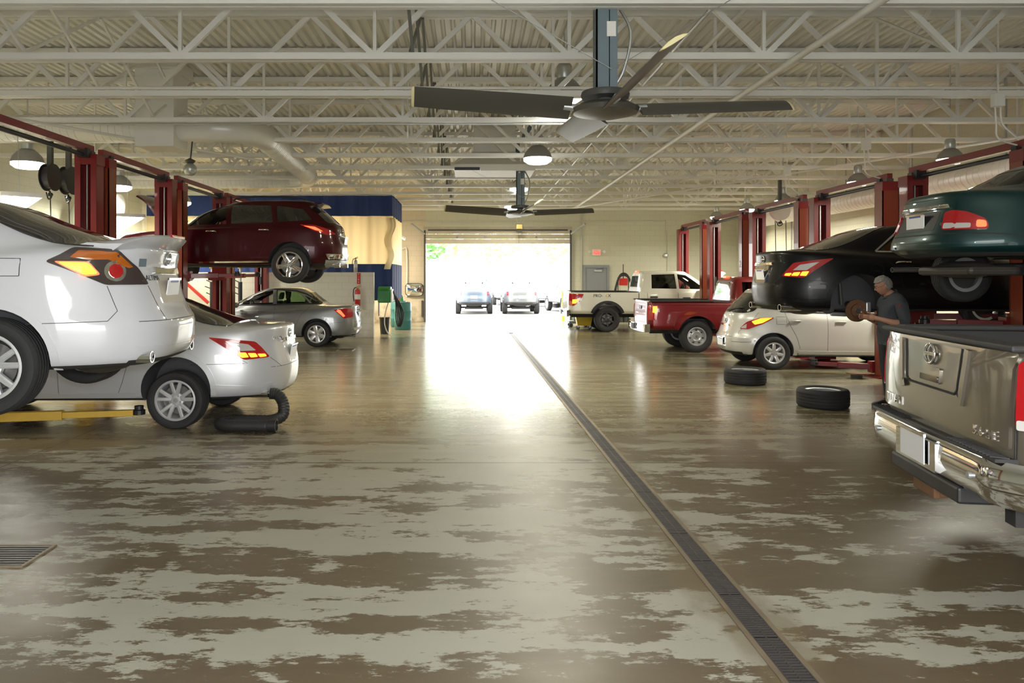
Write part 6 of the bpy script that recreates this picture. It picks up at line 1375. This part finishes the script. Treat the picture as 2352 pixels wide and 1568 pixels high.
# ------------------------------------------------------------------ the mechanic
def mechanic():
    t = thing('person', 'grey-haired mechanic in a dark grey shirt working at the black sedan brake', 'person', (5.64, 10.17, 0), R(0))
    # facing -x (towards the brake), slightly turned to the car (+y)
    V = []; E = []; Rr = []
    def j(p, r, par=None):
        V.append(Vector(p)); Rr.append(r)
        if par is not None: E.append((par, len(V) - 1))
        return len(V) - 1
    pel = j((-.05, .0, .98), (.175, .135)); ab = j((-.05, .0, 1.12), (.172, .13), pel); ch = j((-.02, .0, 1.30), (.185, .135), ab); up = j((-.03, 0, 1.45), (.15, .105), ch); nk = j((-.07, 0, 1.53), (.062, .062), up); hd0 = j((-.115, .0, 1.585), (.06, .06), nk)
    for s in (-1, 1):
        hp = j((-.04, s * .105, .90), (.115, .115), pel); kn = j((-.04, s * .13, .50), (.072, .072), hp); cf = j((-.01, s * .135, .30), (.062, .062), kn); an = j((.01, s * .14, .10), (.045, .045), cf); j((-.08, s * .15, .045), (.045, .04), an)
        sh = j((-.03, s * .20, 1.42), (.075, .075), up); el = j((-.02 - .02 * s, s * .255, 1.15), (.05, .05), sh); fm = j((-.15, s * .235, 1.16 + .0 * s), (.045, .045), el); wr = j((-.29, s * .16, 1.205), (.031, .028), fm); j((-.35, s * .125, 1.22), (.036, .022), wr)
    me = bpy.data.meshes.new('body'); me.from_pydata([tuple(v) for v in V], E, []); o = bpy.data.objects.new('body', me); COL.objects.link(o)
    sk = o.modifiers.new('skin', 'SKIN'); sk.use_smooth_shade = True
    for i, r in enumerate(Rr): me.skin_vertices[0].data[i].radius = r
    me.skin_vertices[0].data[0].use_root = True
    o.modifiers.new('sub', 'SUBSURF').levels = 2; o.modifiers['sub'].render_levels = 2
    bpy.context.view_layer.update()
    m2 = bpy.data.meshes.new_from_object(o.evaluated_get(bpy.context.evaluated_depsgraph_get())); o.modifiers.clear(); o.data = m2; bpy.data.meshes.remove(me); m2.name = 'body'; m2.shade_smooth()
    m2.materials.clear(); m2.materials.append(M['skin']); o.parent = t
    src = m2
    def cover(name, m, test, off, cuts=()):
        """clothing: the body surface where test holds, pushed out"""
        b = bmesh.new(); b.from_mesh(src); b.normal_update()
        for co, no in cuts: bmesh.ops.bisect_plane(b, geom=b.verts[:] + b.edges[:] + b.faces[:], plane_co=co, plane_no=no)
        kill = [f for f in b.faces if not test(f.calc_center_median())]; bmesh.ops.delete(b, geom=kill, context='FACES')
        for v in b.verts: v.co += v.normal * (off + .006 * noise_(v.co))
        ed = [e for e in b.edges if e.is_boundary]
        r = bmesh.ops.extrude_edge_only(b, edges=ed)
        for v in [g_ for g_ in r['geom'] if isinstance(g_, bmesh.types.BMVert)]: v.co -= v.normal * 0.0 + (v.co - v.co) ; 
        mm = bpy.data.meshes.new(name); b.to_mesh(mm); b.free(); mm.materials.append(M[m]); mm.shade_smooth()
        q = bpy.data.objects.new(name, mm); COL.objects.link(q); q.parent = t; sd = q.modifiers.new('s', 'SOLIDIFY'); sd.thickness = .006; return q
    from mathutils import noise as mn
    def noise_(p): return mn.noise(Vector(p) * 9)
    arm = lambda p: abs(p.y) > .175 and p.z > 1.05
    sh = cover('shirt', 'shirt_grey', lambda p: (p.z > .86 and p.z < 1.535 + .6 * (p.x + .06) and not arm(p) and not (abs(p.y) > .1 and p.x < -.2)) or (arm(p) and p.z > 1.105 and (p.x > -.10 or p.z > 1.28)), .018, [((0, 0, z), (0, 0, 1)) for z in (.86, 1.105, 1.28)] + [((-.06, 0, 1.535), (-.6, 0, 1))] + [((-.10, 0, 0), (1, 0, 0)), ((-.2, 0, 0), (1, 0, 0)), ((0, .175, 0), (0, 1, 0)), ((0, -.175, 0), (0, 1, 0)), ((0, .1, 0), (0, 1, 0)), ((0, -.1, 0), (0, 1, 0))])
    ct = [(-.075 + .082 * math.cos(a), .080 * math.sin(a), 1.535 + .6 * (.082 * math.cos(a) - .015)) for a in [2 * PI * i / 24 for i in range(24)]]; MB().tube(ct, .017, 8, closed=True).build('shirt_collar', 'shirt_grey', sh, smooth=70)
    cover('trousers', 'trousers', lambda p: p.z < .93 and p.z > .10, .012, [((0, 0, z), (0, 0, 1)) for z in (.93, .10)])
    for s in (-1, 1):
        b = MB(); b.loft([[(x, s * .145 + y * w_, z) for y, z in ((-1, .0), (1, .0), (1, .05), (.6, h_), (-.6, h_), (-1, .05))] for x, w_, h_ in ((.07, .035, .09), (.02, .045, .12), (-.10, .05, .09), (-.18, .048, .07), (-.225, .03, .05))]); b.build('boot', 'black_plastic', t, bevel=.01)
        MB().tube(catmull([(.01, s * .215, 1.38), (.01, s * .208, 1.2), (.0, s * .20, 1.05), (.0, s * .195, .88)], 6), .007, 6).build('shirt_piping', 'piping_red', t, smooth=60)
    for k in range(3): MB().box(-.115 + k * .028, -.095 + k * .028, -.268, -.262, 1.375, 1.395 + .006 * (k % 2)).build('shirt_stitching', 'piping_red', t)
    # head, tilted down towards the work
    hm = bmesh.new(); bmesh.ops.create_icosphere(hm, subdivisions=5, radius=1)
    for v in hm.verts:
        x, y, z = v.co
        f = max(0, -x)
        px, py, pz = x * .098, y * .076, z * .122
        if z < 0: px *= 1 - .18 * (-z) if x > 0 else 1; py *= 1 - .22 * (-z) ** 1.2; px -= .012 * (-z) * (1 if x < .2 else 0)
        a = math.hypot(y / .16, (z + .12) / .30)
        if x < 0 and a < 1: px -= .030 * (1 - a) ** 1.1 * (1 - .5 * max(0, z))              # nose
        for s in (-1, 1):
            e = math.hypot((y - s * .38) / .2, (z - .06) / .13)
            if x < -.2 and e < 1: px += .014 * (1 - e * e)                                       # eye sockets
            br = math.hypot((y - s * .38) / .3, (z - .24) / .1)
            if x < -.2 and br < 1: px -= .007 * (1 - br)
        mo = math.hypot(y / .32, (z + .50) / .05)
        if x < -.2 and mo < 1: px += .006 * (1 - mo)
        c_ = math.hypot(y / .3, (z + .80) / .22)
        if x < 0 and c_ < 1: px -= .012 * (1 - c_)
        v.co = (px, py, pz)
    tl = Matrix.Translation((-.155, 0, 1.645)) @ Matrix.Rotation(R(-24), 4, 'Y') @ Matrix.Rotation(R(-14), 4, 'Z')
    hair = bmesh.new(); hair.from_mesh(src) if False else None
    hv = [v.co.copy() for v in hm.verts]; hf = [[v.index for v in f.verts] for f in hm.faces]
    hb = MB().add([tl @ v for v in hv], hf); hd = hb.build('head', 'skin', t, smooth=80)
    keep = []
    for f in hf:
        c_ = sum((hv[i] for i in f), Vector()) / 3
        if (c_.z > .062 + .0 * c_.x and c_.x > -.092) or (c_.x > .012 and c_.z > -.055) or (c_.z > .09): keep.append(f)
    ids = {i: k for k, i in enumerate(sorted({i for f in keep for i in f}))}
    H2 = []
    for i in ids:
        v = hv[i]; n = Vector((v.x / .098 ** 2, v.y / .076 ** 2, v.z / .122 ** 2)).normalized(); H2.append(tl @ (v + n * (.016 + .008 * mn.noise(v * 55))))
    ho = MB().add(H2, [[ids[i] for i in f] for f in keep]).build('hair', 'hair_grey', hd, smooth=80); sd = ho.modifiers.new('s', 'SOLIDIFY'); sd.thickness = .014
    for s in (-1, 1):
        e = MB(); e.ball((.012, s * .077, -.012), (.018, .009, .030), 8); e.v = [tuple(tl @ Vector(v)) for v in e.v]; e.build('ear', 'skin', hd, smooth=80)
        e = MB(); e.ball((-.083, s * .029, .008), (.010, .012, .009), 8); e.v = [tuple(tl @ Vector(v)) for v in e.v]; e.build('eye', 'sign_white', hd, smooth=80)
        e = MB(); e.tube([(-.094, s * .012, .034), (-.094, s * .03, .038), (-.082, s * .05, .032)], .004, 6); e.v = [tuple(tl @ Vector(v)) for v in e.v]; e.build('eyebrow', 'hair_grey', hd)
        # glasses
        e = MB(); e.tube([(-.108, s * (.031 + .021 * math.cos(a)), .006 + .016 * math.sin(a)) for a in [2 * PI * i / 16 for i in range(16)]], .0018, 5, closed=True); e.tube([(-.104, s * .052, .012), (-.01, s * .082, .012)], .0018, 5); e.v = [tuple(tl @ Vector(v)) for v in e.v]; e.build('glasses', 'dark_steel', hd)
    e = MB(); e.tube([(-.093, -.022, -.060), (-.0975, 0, -.058), (-.093, .022, -.060)], .004, 6); e.v = [tuple(tl @ Vector(v)) for v in e.v]; e.build('lips', 'skin', hd)
    # hands: palm plus five separate curled fingers
    for s in (-1, 1):
        w0 = Vector((-.35, s * .125, 1.22)); d = Vector((-.80, -s * .28, .10)).normalized(); up_ = Vector((0, 0, 1)); sd_ = d.cross(up_).normalized()
        for k in range(4):
            b0 = w0 + d * .035 + up_ * (.026 - .018 * k); L = (.078, .086, .08, .064)[k]; cu = -s
            p = [b0, b0 + d * L * .45, b0 + d * L * .75 + Vector((0, -s * .02, -.004)), b0 + d * L * .82 + Vector((0, -s * .04, -.006))]
            MB().tube(catmull(p, 4), [.0095 - .0002 * i for i in range(13)], 8).build('finger', 'skin', o, smooth=70)
        p = [w0 + up_ * .018, w0 + d * .03 + up_ * .05 + Vector((0, -s * .012, 0)), w0 + d * .065 + up_ * .058 + Vector((0, -s * .03, 0))]
        MB().tube(catmull(p, 4), .0105, 8).build('thumb', 'skin', o, smooth=70)
        e = MB(); e.ball((0, 0, 0), (.05, .02, .042), 8); e.xf(Matrix.Translation(w0 + d * .012) @ d.to_track_quat('X', 'Z').to_matrix().to_4x4()); e.build('palm', 'skin', o, smooth=80)
mechanic()

# ------------------------------------------------------------------ outside: parked vehicles and trees
def outside_suv(label, paint_, loc, rz, sx=1., spare=False):
    rows = crossover_rows(-.95, 3.6, .90, .48); c = Car('suv', label, 'car', rows, paint_, loc, rz, .45)
    c.arches(2.7, .40, .40, .90)
    for sd in (-1, 1):
        c.patch('side_window', 'dark_glass', c.frame('side', sd), [(-.3, 1.24), (-.1, 1.5), (1.5, 1.53), (2.2, 1.15)], off=0, round_=.03)
        c.patch('tail_lamp', 'lens_red', c.frame('corner', sd, 30, (-.92, .82)), [(.06, 1.14), (-.10, 1.14), (-.10, .92), (.06, .92)], round_=.02)
    fr = c.frame('rear', 1); c.patch('rear_window', 'dark_glass', fr, [(-.60, 1.20), (.60, 1.20), (.50, 1.54), (-.50, 1.54)], round_=.06, off=0)
    c.patch('lower_bumper', 'black_plastic', fr, [(-.7, .48), (.7, .48), (.75, .60), (-.75, .60)], off=0, th=.03, round_=.02); c.plate(-1.0, 0, .84)
    for x in (0, 2.7):
        for y in (-.78, .78): c.wheel(x, y, .37, .37, .23, .25, 'six', 'alloy')
    c.under(.46, 2.7)
    MB().box(-.35, 1.2, -.55, -.5, 1.72, 1.75).build('roof_rail', 'black_plastic', c.root); MB().box(-.35, 1.2, .5, .55, 1.72, 1.75).build('roof_rail', 'black_plastic', c.root)
    return c.root
N = PI / 2
o1 = outside_suv('pale blue sport utility car parked outside the open door, left of the pair', 'paint_sky', (.08, 37.4, -.03), N)
o2 = outside_suv('silver sport utility car parked outside the open door, right of the pair', 'paint_pewter', (2.37, 37.4, -.03), N)
o3 = outside_suv('small bright blue car parked far outside', 'blue_car', (.75, 62, -.03), N)
copy_tree(o2, (2.2, 52, -.03), -N, 'silver car facing the building further outside'); copy_tree(o1, (5.6, 45, -.03), N + .5, 'pale car parked outside at the right of the opening'); copy_tree(o2, (5.4, 38.5, -.03), N + .2, 'silver car half hidden by the right side of the door opening')
copy_tree(o1, (-8, 60, -.03), 0, 'pale car parked sideways far outside on the left')
def tree(label, x, y, h, w, m):
    t = thing('tree', label, 'tree', (x, y, -.03), group=None); rr_ = random.Random(int(x * 7 + y))
    MB().tube([(0, 0, 0), (.1, 0, h * .3), (0, .1, h * .6)], [.28, .2, .1], 8).build('trunk', 'bark', t, smooth=50)
    b = MB()
    for k in range(1500):
        a, u = rr_.uniform(0, 2 * PI), rr_.uniform(-1, 1); r = (1 - u * u) ** .5 * rr_.uniform(.55, 1) ** .5; lump = 1 + .25 * math.sin(a * 3 + u * 5)
        p = Vector((w * r * math.cos(a) * lump, w * r * math.sin(a) * lump, h * .9 + h * .36 * u * lump)); s = rr_.uniform(.18, .42)
        q = Matrix.Rotation(rr_.uniform(0, 6), 3, 'Z') @ Matrix.Rotation(rr_.uniform(0, 3), 3, 'X')
        b.add([p + q @ Vector(v) for v in ((-s, 0, 0), (0, -s * .5, 0), (s, 0, 0), (0, s * .5, 0))], [(0, 1, 2, 3)])
    b.build('foliage', m, t, fix=False)
for x, y, h, w, m, lb in ((-5.6, 78, 7.5, 3.4, 'leaf', 'dark green tree outside at the left of the door opening'), (-2.5, 92, 8.0, 3.0, 'leaf_pale', 'pale green tree behind the pale blue car outside'), (3.5, 104, 7.2, 3.6, 'leaf_pale', 'pale green tree in the middle of the door opening'), (9.5, 84, 7.0, 3.2, 'leaf_pale', 'pale green tree outside above the silver car'), (16, 92, 7.5, 3.0, 'leaf_pale', 'pale green tree outside at the right of the opening'), (-12, 88, 8.5, 4.5, 'leaf', 'dark green tree outside beyond the left wall')):
    tree(lb, x, y, h, w, m)
